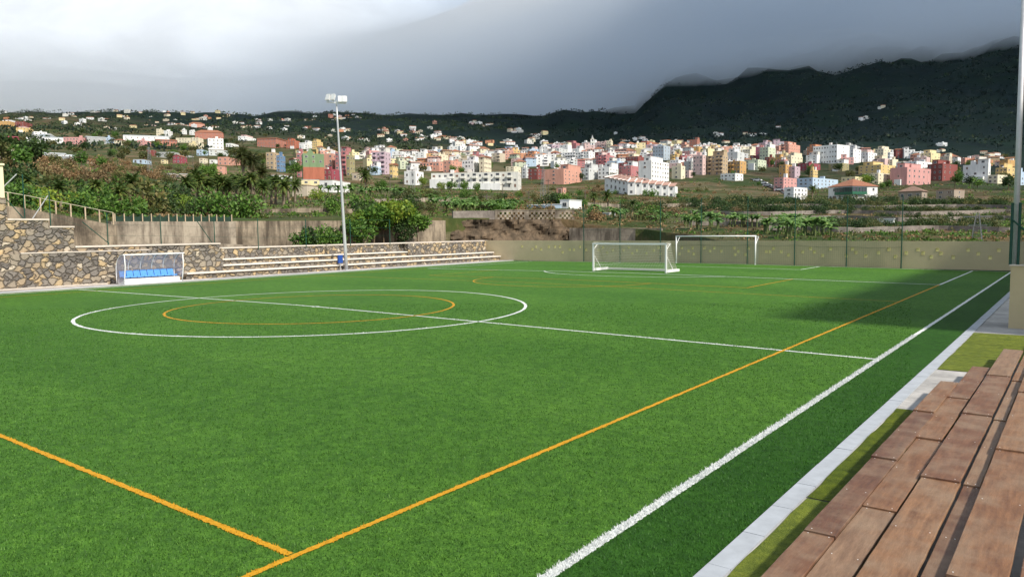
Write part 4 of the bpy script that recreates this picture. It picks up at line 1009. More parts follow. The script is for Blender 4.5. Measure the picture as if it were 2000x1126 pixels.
for (a, b_, y0, y1, n, sc) in ((1340, 1680, 396, 405, 60, 1.35), (1700, 1960, 392, 403, 42, 1.15), (1360, 1660, 410, 417, 55, 1.1), (1680, 1960, 410, 417, 30, .9), (1600, 1960, 436, 450, 50, .72), (1700, 1960, 424, 430, 14, .7)):
    for i in range(n):
        px = rnd.uniform(a, b_); D = find_D(px, rnd.uniform(y0, y1)); K['dbush'].put(ter(px, D), sc*rnd.uniform(.6, 1.1), 'dark green shrub growing along the dry stone terraces', 'shrub', 'shrubs on the terraces')
K['dbush'].clean()
# stuff: undergrowth on the fields and the woods on the hills
def scatter_stuff(name, n, fn, mats, seed, nl=7, ll=1.0):
    r = random.Random(seed); b = MB()
    for i in range(n):
        q = fn(r)
        if q is None: continue
        P, s, mi = q; P = Vector([float(x) for x in P])
        for k in range(nl):
            d = rv(r); d.z = abs(d.z); leafquad(b, P+Vector((d.x, d.y, d.z*.8))*s*r.uniform(.3, .7), (d+rv(r)*.5).normalized(), s*ll*r.uniform(.7, 1.2), s*ll*.34, r); b.m[-1] = mi
    tag(b.obj(name, mats), kind='stuff')
def f_under(r):
    px = r.uniform(-250, 2250); D = d_start(px)*(420/d_start(px))**r.uniform(.02, 1); P = ter(px, D)
    nz_ = mnoise.noise(Vector((P[0]*.05, P[1]*.05, 7)))
    green = nz_ > (-.18 if not (1000 < px < 1500) else .18)
    if not green and r.random() < .35: return None
    return P, r.uniform(.28, .7)*(.5+D*.0034), (0 if r.random() < .6 else 1) if green else (2 if r.random() < .6 else 1)
scatter_stuff('undergrowth', 9000, f_under, [LM['green'], LM['olive'], LM['dry']], 5, 9, .7)
def f_wood(r):
    px = r.uniform(-300, 2300); D = 430*(2700/430)**(r.uniform(0, 1)**.75); y = prof_y(px, D)
    if y > 300 or (y > 272 and r.random() < .55): return None
    P = ter(px, D)
    if P[2] > 384: return None
    if mnoise.noise(Vector((P[0]*.006, P[1]*.006, 3))) < (-.12 if px < 1150 else -.5): return None
    return P, r.uniform(2.5, 5.5)*(1+D*.0004), 0 if r.random() < (.9 if px > 1000 else .3) else 1
LM['wood2'] = leaf_mat('hill_wood_pale', (.022, .045, .022), (.038, .068, .032), (.065, .085, .045))  # paler clump tone, mostly on the left slopes
LM['wood'] = leaf_mat('hill_wood', (.008, .019, .018), (.015, .031, .027), (.027, .044, .033))  # wood tone also darkened and blued for cloud shade and haze
scatter_stuff('woodland', 17000, f_wood, [LM['wood'], LM['wood2']], 6, 9, .5)

# ================================================================== SMALL STRUCTURES OF THE FIELDS
M_wood_pole = plain('creosoted_pole', (.13, .11, .09), .9, .2, 5)
def pole(px, yt, yb, lab, th=.13):
    D = find_D(px, yb); P = ter(px, D); h = at(px, yt, D)[2]-P[2]
    o = empty('utility_pole', P, lab, 'utility pole'); t = MB(); t.tube([(0, 0, -.5), (0, 0, h)], [th, th*.7], 6); t.obj('shaft', M_wood_pole, o)
    t = MB(); Mx = Matrix.Rotation(rnd.uniform(0, 1.5), 4, 'Z'); t.box(-.8, .8, -.05, .05, h-.5, h-.38, 0, Mx); t.obj('cross_arm', M_wood_pole, o)
for q in ((951, 379, 409, 'timber utility pole over the banana plot'), (982, 358, 386, 'utility pole before the right end of the terrace block'), (915, 364, 381, 'short utility pole before the middle of the terrace block'), (762, 340, 374, 'utility pole left of the yellow house'), (1071, 350, 392, 'utility pole on the bare slope under the salmon block'), (1143, 370, 398, 'utility pole over the small white house'), (378, 300, 345, 'dark utility pole above the scrub'), (788, 345, 380, 'thin utility pole by the white house'), (1033, 372, 394, 'thin utility pole left of the slope track'), (1508, 345, 372, 'utility pole by the steep road')): pole(*q)
M_gs = plain('dull_grey_steel', (.24, .25, .25), .7, .1, 3)
def pylon(px, yt, yb, lab, D=None, w0=1.1):
    D = D or find_D(px, yb); P = ter(px, D); h = at(px, yt, D)[2]-P[2]; o = empty('lattice_pylon', P, lab, 'pylon'); t = MB(); n = 9
    f = lambda k, s, q: (s*(w0*(1-.75*k/n))/2, q*(w0*(1-.75*k/n))/2, -.3+(h+.3)*k/n)
    for s, q in ((-1, -1), (1, -1), (1, 1), (-1, 1)): t.tube([f(0, s, q), f(n, s, q)], .04, 4)
    for k in range(n):
        for (s, q, s2, q2) in ((-1, -1, 1, -1), (1, -1, 1, 1), (1, 1, -1, 1), (-1, 1, -1, -1)):
            t.tube([f(k, s, q), f(k+1, s2, q2)], .018, 3)
    t.obj('lattice', M_gs, o); t = MB(); t.box(-1.2, 1.2, -.05, .05, h-.35, h-.25); t.box(-.8, .8, -.05, .05, h-1.2, h-1.1); t.obj('cross_arm', M_gs, o)
pylon(1908, 417, 470, 'grey lattice pylon on the terraces near the green fence', 75, .95)
pylon(1061, 325, 396, 'slender lattice pylon before the salmon block', None, 1.2)
pylon(806, 330, 379, 'slender lattice pylon before the yellow house', None, 1.2)
pylon(293, 288, 344, 'slender lattice pylon above the scrub slope', None, 1.2)
# green windbreak net on the right-hand field
gw = empty('windbreak_net', ter(1800, 150), 'long pale green windbreak net on thin posts across the terraces', 'windbreak'); o3 = np.array(gw.location)
M_wind = plain('windbreak_green', (.05, .11, .085), .9, .2, 1.5)
M_wn = bpy.data.materials.new('windbreak_cloth'); t_ = NT(M_wn); t_.b.inputs['Base Color'].default_value = (.06, .115, .09, 1); t_.b.inputs['Roughness'].default_value = .95; t_.b.inputs['Alpha'].default_value = .5
prev = None; net = MB()
for i, px in enumerate(np.linspace(1585, 1995, 18)):
    P = ter(px, 142)-o3; zt = at(px, 427+1.5*math.sin(i), 142)[2]-o3[2]
    t = MB(); t.tube([(P[0], P[1], P[2]-.3), (P[0], P[1], zt)], .04, 5); t.obj('post', M_galv, gw)
    if prev is not None: net.quad(prev[0], (P[0], P[1], P[2]), (P[0], P[1], zt-.03), prev[1])
    prev = ((P[0], P[1], P[2]), (P[0], P[1], zt-.03))
net.obj('netting', M_wn, gw)
# ================================================================== THE TOWN
PAL = {
 'white': (238,238,234), 'offwhite': (222,220,208), 'grey white': (206,210,208), 'grey': (172,176,174), 'cream': (236,222,182), 'pale yellow': (240,220,150),
 'yellow': (234,196,100), 'ochre': (214,160,62), 'orange': (218,138,76), 'brick orange': (196,98,52), 'salmon': (226,152,122), 'pink': (222,148,140), 'pale pink': (226,186,178),
 'rose': (198,110,112), 'crimson': (168,50,72), 'dark red': (150,62,52), 'terracotta': (196,116,86), 'tan': (196,166,120), 'beige': (206,188,158), 'olive': (168,156,96),
 'green': (126,158,104), 'pale green': (206,216,178), 'blue': (88,138,184), 'pale blue': (176,206,232), 'blue grey': (168,186,200), 'lilac': (200,170,184), 'magenta': (172,74,106), 'stone': (170,150,128), 'teal': (70,140,110),
}
M_glass = plain('dark_window', (.055, .060, .070), .18, .3, 1.2, spec=.5); M_frame = plain('window_frame', (.62, .60, .56), .6, .1, 2)
M_shut = plain('brown_shutter', (.16, .085, .05), .7, .2, 3); M_parap = plain('roof_slab', (.40, .27, .21), .9, .25, .6); M_roofg = plain('roof_grey', (.36, .34, .32), .9, .2, .6)
M_tile = tile_roof('clay_tiles', (.30, .125, .07)); M_tileo = tile_roof('old_clay_tiles', (.24, .15, .11)); M_tilep = tile_roof('pale_clay_tiles', (.46, .27, .21))
M_tank = plain('white_tank', (.70, .70, .68), .5, .05, 3); M_sheet = plain('pale_sheet', (.50, .52, .52), .5, .1, .5)
def win_mesh(nm, pane):
    b = MB(); b.box(-.5, .5, -.05, .06, -.5, .5, 1); b.box(-.42, -.03, -.07, -.05, -.43, .43, 0); b.box(.03, .42, -.07, -.05, -.43, .43, 0); return b.mesh(nm, [pane, M_frame])
WIN = [win_mesh('window', M_glass), win_mesh('window', M_shut)]
def balc_mesh():
    b = MB(); b.box(-.5, .5, -1.0, 0, -.06, .06, 0); b.box(-.5, .5, -1.0, -.90, .06, .95, 0); b.box(-.5, -.46, -.9, 0, .06, .95, 0); b.box(.46, .5, -.9, 0, .06, .95, 0); b.box(-.34, .34, -.03, .03, .06, 2.0, 1); return b
TOWN = []
def place_window(root, x, y, z, w, h, side, me):
    o = bpy.data.objects.new('window', me); COL.objects.link(o); o.parent = root; o.location = (x, y, z); o.scale = (w, 1, h); o.rotation_euler = (0, 0, side)
BALC = {}
def house(x0, xs, x1, yt, yb, col, fl=3, nw=(4, 2), phi=None, roof='flat', D=None, kind='apartment_block', balc=0.0, label=None, extra=True, top=None, shut=False, dep=None, base=None, tiny=False):
    """near corner at photo column xs; the long face runs from x0 to xs, the end face from xs to x1"""
    if xs <= x0: xs = x1
    D = D or find_D((x0+x1)/2, yb); px = xs if xs < x1 else (x0+x1)/2
    Pb = at(px, yb, D); h = at(px, yt, D)[2]-Pb[2]; m = D/FPX
    phi = R(phi if phi is not None else (24 if x1-xs > 2 else rnd.choice((-9, -4, 5, 9))))
    if x1-xs > 2:
        wl = max(2.0, (xs-x0)*m/math.cos(phi)); wr = max(2.0, (x1-xs)*m/max(.2, math.sin(phi)))
        if wr > 3.2*wl: wr = 3.2*wl
        Pc = Pb
    else:
        wl = (x1-x0)*m/math.cos(phi); wr = dep or min(14, max(5, wl*.8)); Pc = at(x1, yb, D)
    if dep: wr = dep
    ang = YAW-math.atan((px-1000)/FPX)-phi
    Pc = Pc.copy(); Pc[2] += ter(px, D)[2]-at(px, prof_y(px, D), D)[2]      # sit on the relief
    ex, ey = Vector((math.cos(ang), math.sin(ang), 0)), Vector((-math.sin(ang), math.cos(ang), 0))
    org = Vector([float(q) for q in Pc])-ex*wl*.5+ey*wr*.5; sink = 2.0+wr*.22
    root = empty('tiny' if tiny else kind, org, rz=ang); root.name = kind
    cm_ = facade(PAL[col]); hw, hd = wl/2, wr/2; b = MB(); par = .55 if roof == 'flat' and h > 4 else 0
    roofm = M_parap if rnd.random() < .6 else M_roofg
    b.box(-hw, hw, -hd, hd, -sink, h-par)
    if par:
        th = .22
        b.box(-hw, hw, -hd, -hd+th, h-par, h); b.box(-hw, hw, hd-th, hd, h-par, h); b.box(-hw, -hw+th, -hd+th, hd-th, h-par, h); b.box(hw-th, hw, -hd+th, hd-th, h-par, h)
    if roof == 'gable': b.prism([(-hw, h), (hw, h), (0, h+hw*.5)], -hd, hd, 0)
    b.obj('wall', cm_, root)
    rb = MB()
    if par: rb.box(-hw+.2, hw-.2, -hd+.2, hd-.2, h-par-.02, h-par+.05); rb.obj('roof', roofm, root)
    elif roof == 'flat': rb.box(-hw-.08, hw+.08, -hd-.08, hd+.08, h, h+.14); rb.obj('roof', roofm if h > 2 else M_sheet, root)
    elif roof in ('hip', 'hipold'):
        e = .35; r_ = min(hw, hd)*.55; rl = max(0, hw-hd)
        v = [(-hw-e, -hd-e, h), (hw+e, -hd-e, h), (hw+e, hd+e, h), (-hw-e, hd+e, h), (-rl, 0, h+r_), (rl, 0, h+r_)]
        rb.v = v+[(x, y, z-.12) for x, y, z in v[:4]]; rb.f = [(0, 1, 5, 4), (1, 2, 5), (2, 3, 4, 5), (3, 0, 4), (6, 7, 1, 0), (7, 8, 2, 1), (8, 9, 3, 2), (9, 6, 0, 3), (9, 8, 7, 6)]; rb.m = [0]*9
        rb.obj('roof', M_tile if roof == 'hip' else M_tileo, root)
    elif roof == 'mono':
        rb.prism([(-hd-.3, h), (hd+.1, h+wr*.22), (hd+.1, h+wr*.22-.15), (-hd-.3, h-.15)], -hw+.18, hw-.18, 0, 'x'); rb.obj('roof', M_tilep, root)
        pb = MB(); pb.prism([(-hd-.1, h-.3), (-hd-.1, h+.45), (hd+.1, h+.45+wr*.22), (hd+.1, h-.3)], -hw-.12, -hw+.2, 0, 'x'); pb.obj('party_wall', facade(PAL['white']), root)
    elif roof == 'tileband':      # flat block with a tiled awning along the eaves
        rb.prism([(-hd-.5, h-.45), (-hd+1.6, h+.5), (hd-1.6, h+.5), (hd+.5, h-.45)], -hw-.4, hw+.4, 0, 'x'); rb.obj('roof', M_tile, root)
    elif roof == 'gable':
        t = MB()
        for s in (-1, 1): t.quad((s*(hw+.2), -hd-.2, h-.06), (s*(hw+.2), hd+.2, h-.06), (0, hd+.2, h+hw*.5+.1), (0, -hd-.2, h+hw*.5+.1))
        t.obj('roof', M_tile, root)
    elif roof == 'sheet':
        rb.prism([(-hd-.2, h), (hd+.2, h), (0, h+wr*.10)], -hw-.2, hw+.2, 0, 'x'); rb.obj('roof', M_sheet, root)
    fh = h/fl
    wz = min(1.2, fh*.42); ww = .95
    for side, n, L in ((0, nw[0], wl), (1, nw[1], wr)):
        if side and not (x1-xs > 2): continue
        n = int(min(n, max(1, L/1.9)))
        bay = set(range(3, n, 2)) if kind == 'terrace_block' else {i for i in range(n) if rnd.random() < balc}
        for f in range(fl):
            for i in range(n):
                c = -L/2+(i+.5)*L/n; z = (f+.55)*fh-(.25 if f == fl-1 and par else 0)
                if i in bay and f > 0 and side == 0:
                    key = (round(min(3.4, L/n*.86), 1), col)
                    if key not in BALC:
                        q = balc_mesh(); s_ = key[0]; q.v = [(x*s_, y, zz) for x, y, zz in q.v]; BALC[key] = q.mesh('balcony', [facade(tuple(min(255, int(v*1.06)) for v in PAL[col])), M_glass])
                    o = link('balcony', BALC[key], root, (c, -hd, f*fh)); continue
                if rnd.random() < .07: continue
                w_ = ww*rnd.choice((.85, 1, 1.0, 1.35)); w_ = min(w_, L/n*.66)
                me = WIN[1 if (shut or rnd.random() < .15) else 0]
                if side == 0: place_window(root, c, -hd, z, w_, wz*(1.5 if f == 0 and rnd.random() < .3 else 1), 0, me)
                else: place_window(root, hw, c, z, w_, wz, R(90), me)
    if extra and roof == 'flat' and h > 4.5 and wl > 5:
        if rnd.random() < .5:      # set-back top floor
            u0 = rnd.choice((-1, 1)); s = MB(); xa, xb = sorted((u0*hw*.96, u0*hw*rnd.uniform(-.35, .25))); s.box(xa, xb, -hd*.45, hd*.92, h-par, h+2.5); s.box(xa-.15, xb+.15, -hd*.45-.5, hd*.92, h+2.5, h+2.66)
            s.obj('top_floor', cm_ if rnd.random() < .5 else facade(PAL[rnd.choice(('white', 'offwhite', 'cream', 'pale pink'))]), root)
            place_window(root, (xa+xb)/2, -hd*.45, h+1.2, min(1.6, (xb-xa)*.6), 1.2, 0, WIN[0])
        if rnd.random() < .4:      # ground-floor wing towards the street
            s = MB(); xa = rnd.uniform(-hw, 0); s.box(xa, xa+hw*rnd.uniform(.6, 1), -hd-rnd.uniform(1.2, 2.4), -hd, -sink, h/fl*rnd.choice((1, 1, min(2, fl-1) or 1))); s.obj('wing', cm_ if rnd.random() < .4 else facade(PAL['white']), root)
    if extra and roof == 'flat' and h > 5 and not tiny:
        for q in range(rnd.choice((1, 1, 2))):
            sx, sy = rnd.uniform(1.2, min(2.4, hw*.8+.5)), 1.4; cx, cy = rnd.uniform(-hw*.6, hw*.6), rnd.uniform(-hd*.3, hd*.6); s = MB()
            s.box(cx-sx/2, cx+sx/2, cy-sy/2, cy+sy/2, h-par, h+rnd.uniform(1.3, 2.4)); s.obj('stair_head', cm_ if rnd.random() < .55 else facade(PAL['white']), root)
        if rnd.random() < .55:
            s = MB(); cx, cy = rnd.uniform(-hw*.7, hw*.7), rnd.uniform(-hd*.6, 0); s.tube([(cx, cy, h-par), (cx, cy, h+.7)], [.5, .5], 10); s.tube([(cx, cy, h+.7), (cx, cy, h+.85)], [.5, .12], 10); s.obj('water_tank', M_tank, root)
        if rnd.random() < .5:
            s = MB(); cx, cy = rnd.uniform(-hw*.7, hw*.7), rnd.uniform(-hd*.6, hd*.6); s.tube([(cx, cy, h-par), (cx, cy, h+2.6)], .04, 4)
            for q in range(4): s.box(cx-.45, cx+.45, cy-.02, cy+.02, h+1.7+q*.22, h+1.74+q*.22)
            s.obj('aerial', M_galv, root)
    TOWN.append(dict(o=root, col=col, fl=fl, roof=roof, x=(x0+x1)/2, x0=x0, x1=x1, yt=yt, yb=yb, D=D, kind=kind, label=label, w=x1-x0, balc=balc))
    return root, (wl, wr, h)
# ---- hand placed, left to right / far to near (photo columns x0, corner, x1, top row, foot row)
def H(*a, **k): return house(*a, **k)
# far left district
H(0,20,31,238,252,'ochre',2,(3,2)); H(33,48,62,240,254,'dark red',3,(3,2)); H(35,52,66,249,258,'yellow',2,(3,2)); H(21,21,45,268,278,'crimson',2,(3,0)); H(54,66,78,268,282,'white',2,(2,2))
H(70,70,92,255,264,'white',2,(3,0)); H(78,90,140,263,275,'blue grey',1,(3,4),roof='sheet',kind='warehouse'); H(90,90,135,271,281,'white',1,(5,0),roof='sheet',kind='warehouse'); H(129,160,173,269,283,'pink',2,(6,2))
H(175,175,208,270,282,'grey',1,(4,0),roof='sheet',kind='warehouse'); H(208,215,224,268,280,'pale blue',2,(2,1)); H(225,238,250,274,284,'cream',2,(3,2),roof='hip',kind='house'); H(250,250,330,267,275,'white',1,(8,0),roof='sheet',kind='warehouse')
H(270,280,300,273,285,'pink',2,(3,3)); H(309,309,346,274,285,'terracotta',2,(6,0),roof='tileband'); H(347,388,397,269,279,'cream',2,(8,1),kind='long_building'); H(370,380,384,279,291,'pale yellow',2,(2,1)); H(385,394,398,279,291,'cream',2,(2,1))
H(409,409,437,270,291,'white',3,(4,0)); H(442,452,470,280,288,'white',1,(3,3),kind='house'); H(321,330,337,253,267,'white',4,(2,2)); H(306,312,320,251,266,'cream',3,(2,2)); H(356,360,365,253,263,'white',2,(1,1),kind='house'); H(370,376,384,254,262,'white',2,(2,2),kind='house')
H(385,385,436,256,268,'terracotta',2,(7,0),roof='hip',kind='house'); H(372,372,400,239,247,'salmon',1,(4,0),roof='hip',kind='house'); H(466,480,504,264,274,'white',2,(3,4),kind='long_building')
H(108,140,172,306,315,'grey',1,(0,0),roof='sheet',kind='greenhouse'); H(92,92,130,301,306,'grey',1,(0,0),roof='sheet',kind='greenhouse'); H(55,72,92,303,314,'ochre',2,(2,2),roof='hip',kind='house'); H(10,20,34,290,297,'cream',1,(2,2),roof='hip',kind='house'); H(0,0,32,307,313,'white',1,(4,0),kind='house')
H(309,340,378,296,309,'grey',2,(4,5),kind='long_building'); H(385,395,412,292,304,'pale blue',2,(2,2)); H(412,412,462,294,304,'grey white',2,(6,0),kind='long_building'); H(288,298,305,293,304,'dark red',2,(2,1),kind='house'); H(262,280,295,311,320,'pale blue',1,(3,2),kind='house'); H(316,322,328,312,320,'pale yellow',2,(2,1),kind='house'); H(339,352,365,306,320,'crimson',2,(3,2),roof='gable',kind='house'); H(390,398,406,309,320,'cream',2,(2,2),kind='house')
H(427,445,470,307,324,'salmon',2,(3,4),kind='house'); H(172,182,190,312,322,'tan',2,(2,1),roof='hip',kind='house'); H(330,330,368,340,352,'stone',1,(3,0),kind='ruined_house'); H(425,425,440,325,340,'salmon',2,(2,0),kind='house'); H(410,420,425,312,320,'white',1,(2,1),kind='house')
# block by the tall palms and the mast
H(504,540,560,269,288,'terracotta',3,(7,3),roof='tileband'); H(560,576,586,273,290,'brick orange',3,(3,2)); H(585,600,611,278,291,'white',3,(4,2)); H(610,620,631,276,292,'yellow',3,(3,2))
H(521,535,556,297,331,'tan',4,(2,3)); H(541,548,582,304,337,'blue',4,(1,4)); H(581,588,596,298,345,'rose',5,(2,2)); g_,(gw_,gd_,gh_) = H(594,594,634,300,352,'green',5,(3,0),balc=.4,extra=False,label='green gabled apartment block just left of the mast, orange lower wall')
s = MB(); s.box(-gw_/2-.02, gw_/2+.02, -gd_/2-.12, -gd_/2+.3, -4, gh_*.50); s.obj('orange_lower_wall', facade(PAL['brick orange']), g_); s = MB(); s.prism([(-gw_*.3, gh_), (gw_*.02, gh_), (-gw_*.14, gh_+2.6)], -gd_/2+.1, gd_/2-.1); s.obj('gable', facade(PAL['green']), g_)
for c in list(g_.children):
    if c.name.startswith(('window', 'balcony')) and c.location.z < gh_*.52: bpy.data.objects.remove(c)
H(634,650,664,300,340,'salmon',4,(2,2)); H(656,676,688,297,342,'rose',5,(4,2),balc=.5); H(631,648,671,329,353,'crimson',2,(2,2),kind='house'); H(682,684,728,303,346,'olive',4,(1,2)); H(728,752,764,297,341,'lilac',5,(4,2),balc=.5)
H(688,700,748,338,354,'beige',1,(2,4),kind='house'); H(718,735,745,325,342,'pale blue',2,(3,2),kind='house'); H(764,768,819,321,350,'yellow',3,(1,6),roof='tileband',label='yellow block with a brown tiled eave, just left of the salmon long block'); H(790,812,828,333,361,'white',2,(2,2),kind='house'); H(770,790,812,300,318,'white',3,(4,3)); H(820,858,866,316,334,'salmon',2,(6,1),balc=.4); H(845,858,878,299,322,'cream',3,(3,3)); H(866,882,903,313,338,'salmon',3,(3,3)); H(903,925,936,312,336,'white',3,(4,2))
H(625,650,704,352,371,'white',1,(2,4),kind='white_bungalow',D=205,label='low white flat-roofed building right below the orange and crimson walls, dark windows'); H(590,590,626,352,362,'pale yellow',1,(3,0),kind='house',D=225); H(524,550,571,341,358,'white',1,(2,2),kind='house',D=240); H(572,600,622,362,383,'beige',1,(0,1),kind='ruined_house',D=165,label='beige roofless ruin with a pale doorway right of the palm row')
# long cream terrace block, hotel and neighbours
tb, (w_, d_, h_) = H(840,1012,1029,336,369,'offwhite',3,(15,2),phi=7,balc=.42,D=335,kind='terrace_block',dep=12,label='very long cream three-storey terrace block with rows of balconies in mid picture')
s = MB(); s.box(-w_/2-.1, -w_/2+9.2, -d_/2-2.6, -d_/2, -3, h_*.62); s.obj('white_end_house', facade(PAL['white']), tb)
H(936,946,998,305,340,'cream',4,(1,6),roof='tileband',balc=.0,shut=True,label='cream hotel-like block with brown tiled eave towering behind the long terrace block'); H(988,1004,1018,325,340,'cream',3,(3,2)); H(934,934,945,318,336,'teal',3,(1,0)); H(1019,1028,1034,327,348,'grey white',3,(1,1)); H(1032,1050,1063,329,351,'dark red',3,(3,2),balc=.3)
H(1062,1101,1138,330,361,'salmon',4,(1,5),balc=.0,label='salmon block with windowless left wall standing on the bare slope'); H(1026,1060,1075,300,317,'orange',3,(6,2),balc=.3); H(1092,1150,1162,297,322,'white',4,(11,2),balc=.45,label='wide white apartment block with dark balcony columns below the church tower'); H(1078,1092,1110,289,310,'grey white',4,(3,3)); H(1164,1184,1200,301,326,'rose',4,(4,3),balc=.3); H(1127,1150,1170,327,351,'grey white',3,(5,3)); H(1168,1190,1208,326,349,'white',3,(4,3)); H(1087,1100,1106,366,380,'salmon',1,(1,1),kind='house')
# around the church and above the far goal
H(1222,1246,1263,304,327,'dark red',4,(4,2),balc=.3); H(1209,1232,1247,324,345,'rose',3,(3,2)); H(1221,1240,1260,287,308,'olive',4,(3,3)); H(1252,1264,1277,274,292,'brick orange',3,(3,2)); H(1275,1296,1309,287,316,'blue grey',4,(4,2)); H(1247,1272,1312,313,357,'white',5,(1,7),roof='flat',label='white six-windowed hotel block with a blank grey left wall above the portable goal')
H(1312,1330,1338,326,352,'cream',3,(1,1)); H(1336,1346,1353,333,348,'pale pink',2,(2,1),kind='house'); H(1309,1325,1337,312,328,'white',3,(4,2)); H(1336,1350,1357,315,340,'grey',4,(3,2)); H(1354,1372,1378,303,342,'pale pink',5,(3,1),balc=.4); H(1376,1411,1421,303,342,'tan',5,(5,2),balc=.4); H(1332,1352,1367,294,313,'pink',4,(3,2)); H(1312,1326,1335,295,312,'olive',3,(2,2))
H(1419,1440,1453,297,328,'grey white',4,(1,1)); H(1421,1445,1457,313,338,'ochre',3,(4,2),balc=.5); H(1451,1465,1477,292,312,'cream',4,(3,2)); H(1476,1476,1486,287,318,'magenta',5,(1,0)); H(1484,1500,1514,287,320,'pale green',5,(3,2)); H(1456,1480,1496,312,333,'pale green',3,(3,3)); H(1494,1502,1511,308,328,'dark red',3,(2,2)); H(1408,1436,1451,340,355,'white',2,(4,2),kind='house')
H(1525,1540,1578,281,312,'salmon',5,(2,5),balc=.4); H(1530,1545,1585,307,323,'cream',2,(2,4)); H(1522,1534,1548,318,346,'ochre',4,(2,2)); H(1540,1552,1562,322,346,'lilac',3,(2,1)); H(1559,1580,1601,319,335,'crimson',2,(3,3)); H(1577,1596,1613,285,305,'orange',3,(3,2)); H(1590,1634,1657,286,324,'white',4,(9,1),phi=28,label='big white block with a blank bright end wall on the hilltop right of centre')
H(1656,1666,1681,293,321,'white',4,(2,2)); H(1680,1695,1711,299,318,'white',3,(3,3)); H(1710,1725,1742,291,316,'cream',4,(3,3)); H(1736,1738,1769,298,318,'white',3,(1,5)); H(1512,1530,1555,345,373,'pink',4,(3,4),balc=.4); H(1585,1588,1645,330,348,'yellow',3,(1,7)); H(1620,1645,1657,320,336,'olive',3,(2,2)); H(1553,1587,1646,345,369,'pale blue',3,(4,7),label='pale blue and white terraced row above the green balconied villa'); H(1532,1550,1579,364,391,'white',3,(2,4),D=262,kind='house',label='white three-storey house with arcade left of the green balconied villa')
H(1680,1720,1746,322,342,'yellow',3,(4,3)); H(1645,1670,1691,346,363,'pale yellow',2,(3,3),kind='house'); H(1690,1715,1741,338,361,'cream',3,(3,4),balc=.3); H(1741,1771,1815,326,361,'pink',3,(1,5),label='big pink block with a windowless left wall near the right end of town'); H(1814,1840,1866,320,354,'dark red',3,(3,3)); H(1754,1790,1821,312,328,'white',2,(5,4)); H(1800,1818,1834,299,322,'pale yellow',4,(3,3)); H(1833,1850,1868,303,318,'orange',3,(3,3)); H(1866,1885,1904,306,320,'salmon',3,(3,3)); H(1900,1918,1936,312,324,'orange',3,(3,3))
H(1886,1929,1933,321,358,'white',3,(3,1),label='white cube house with salmon top floor left of the mast at the right edge'); H(1947,1966,1986,327,354,'yellow',3,(3,3)); H(1983,1990,2010,334,361,'pale blue',3,(1,3)); H(1932,1948,1965,342,359,'cream',2,(2,2),kind='house'); H(1955,1968,1984,312,326,'ochre',3,(2,2))
# small white house on the fields, blue walled yard, grey hut, reservoir, villa, old farmhouse
H(1094,1112,1137,391,410,'white',1,(1,0),D=150,kind='white_cottage',extra=False,label='small flat-roofed white cottage alone on the fields behind the parapet'); H(1029,1061,1062,401,412,'blue',1,(2,0),phi=6,D=148,kind='yard_building',extra=False,label='low blue walled shed left of the small white cottage'); H(1060,1094,1095,400,411,'pale blue',1,(1,0),phi=6,D=150,kind='yard_building',extra=False,label='low white shed between the blue shed and the white cottage')
H(1168,1190,1202,416,430,'grey',1,(0,0),D=135,kind='hut',extra=False,label='small grey block hut behind the ball-stop fence left of the goals'); H(1707,1745,1748,428,445,'grey white',1,(0,0),phi=5,D=128,kind='water_reservoir',extra=False,label='pale concrete water reservoir among the shrubs behind the windbreak net')
vl, (w_, d_, h_) = H(1620,1664,1710,362,391,'white',2,(2,3),D=258,roof='hip',kind='villa',phi=40,label='white villa with a hipped tile roof and a long glazed green balcony'); M_gb = plain('green_joinery', (.03, .13, .075), .5, .2, 2)
xa, ya = -w_/2+w_*.34, -d_/2+d_*.5
s = MB(); s.box(xa, w_/2+.9, -d_/2-.9, -d_/2, h_*.42, h_*.60); s.box(w_/2, w_/2+.9, -d_/2, ya, h_*.421, h_*.599); bo = s.obj('balcony', M_gb, vl); s = MB(); s.box(xa+.05, w_/2+.85, -d_/2-.85, -d_/2, h_*.60, h_*.90); s.box(w_/2, w_/2+.85, -d_/2, ya-.05, h_*.601, h_*.899); s.obj('glazing', M_glass, bo)
for k in range(8):
    s = MB(); x = xa+.1+(w_*.66+.7)*k/7; s.box(x-.07, x+.07, -d_/2-.93, -d_/2-.84, h_*.60, h_*.90); s.obj('mullion', M_gb, bo)
for k in range(4):
    s = MB(); y = -d_/2-.6+(ya+d_/2)*(k+1)/4; s.box(w_/2+.84, w_/2+.93, y-.07, y+.07, h_*.60, h_*.90); s.obj('mullion', M_gb, bo)
for k in range(5):
    s = MB(); x = -w_/2+1+k*(w_-2)/4; s.prism([(x-.5, 0), (x+.5, 0), (x+.5, 1.3), (x+.35, 1.7), (x, 1.9), (x-.35, 1.7), (x-.5, 1.3)], -d_/2-.03, -d_/2+.1); s.obj('arched_opening', M_glass, vl)
H(1759,1800,1835,371,389,'stone',1,(3,1),D=262,phi=14,dep=7,roof='hipold',kind='farmhouse',label='old stone farmhouse with a weathered low tile roof on the right hand terraces'); H(1832,1863,1881,369,387,'stone',2,(2,1),D=258,kind='farmhouse',extra=False,label='roofless taller end of the old stone farmhouse')
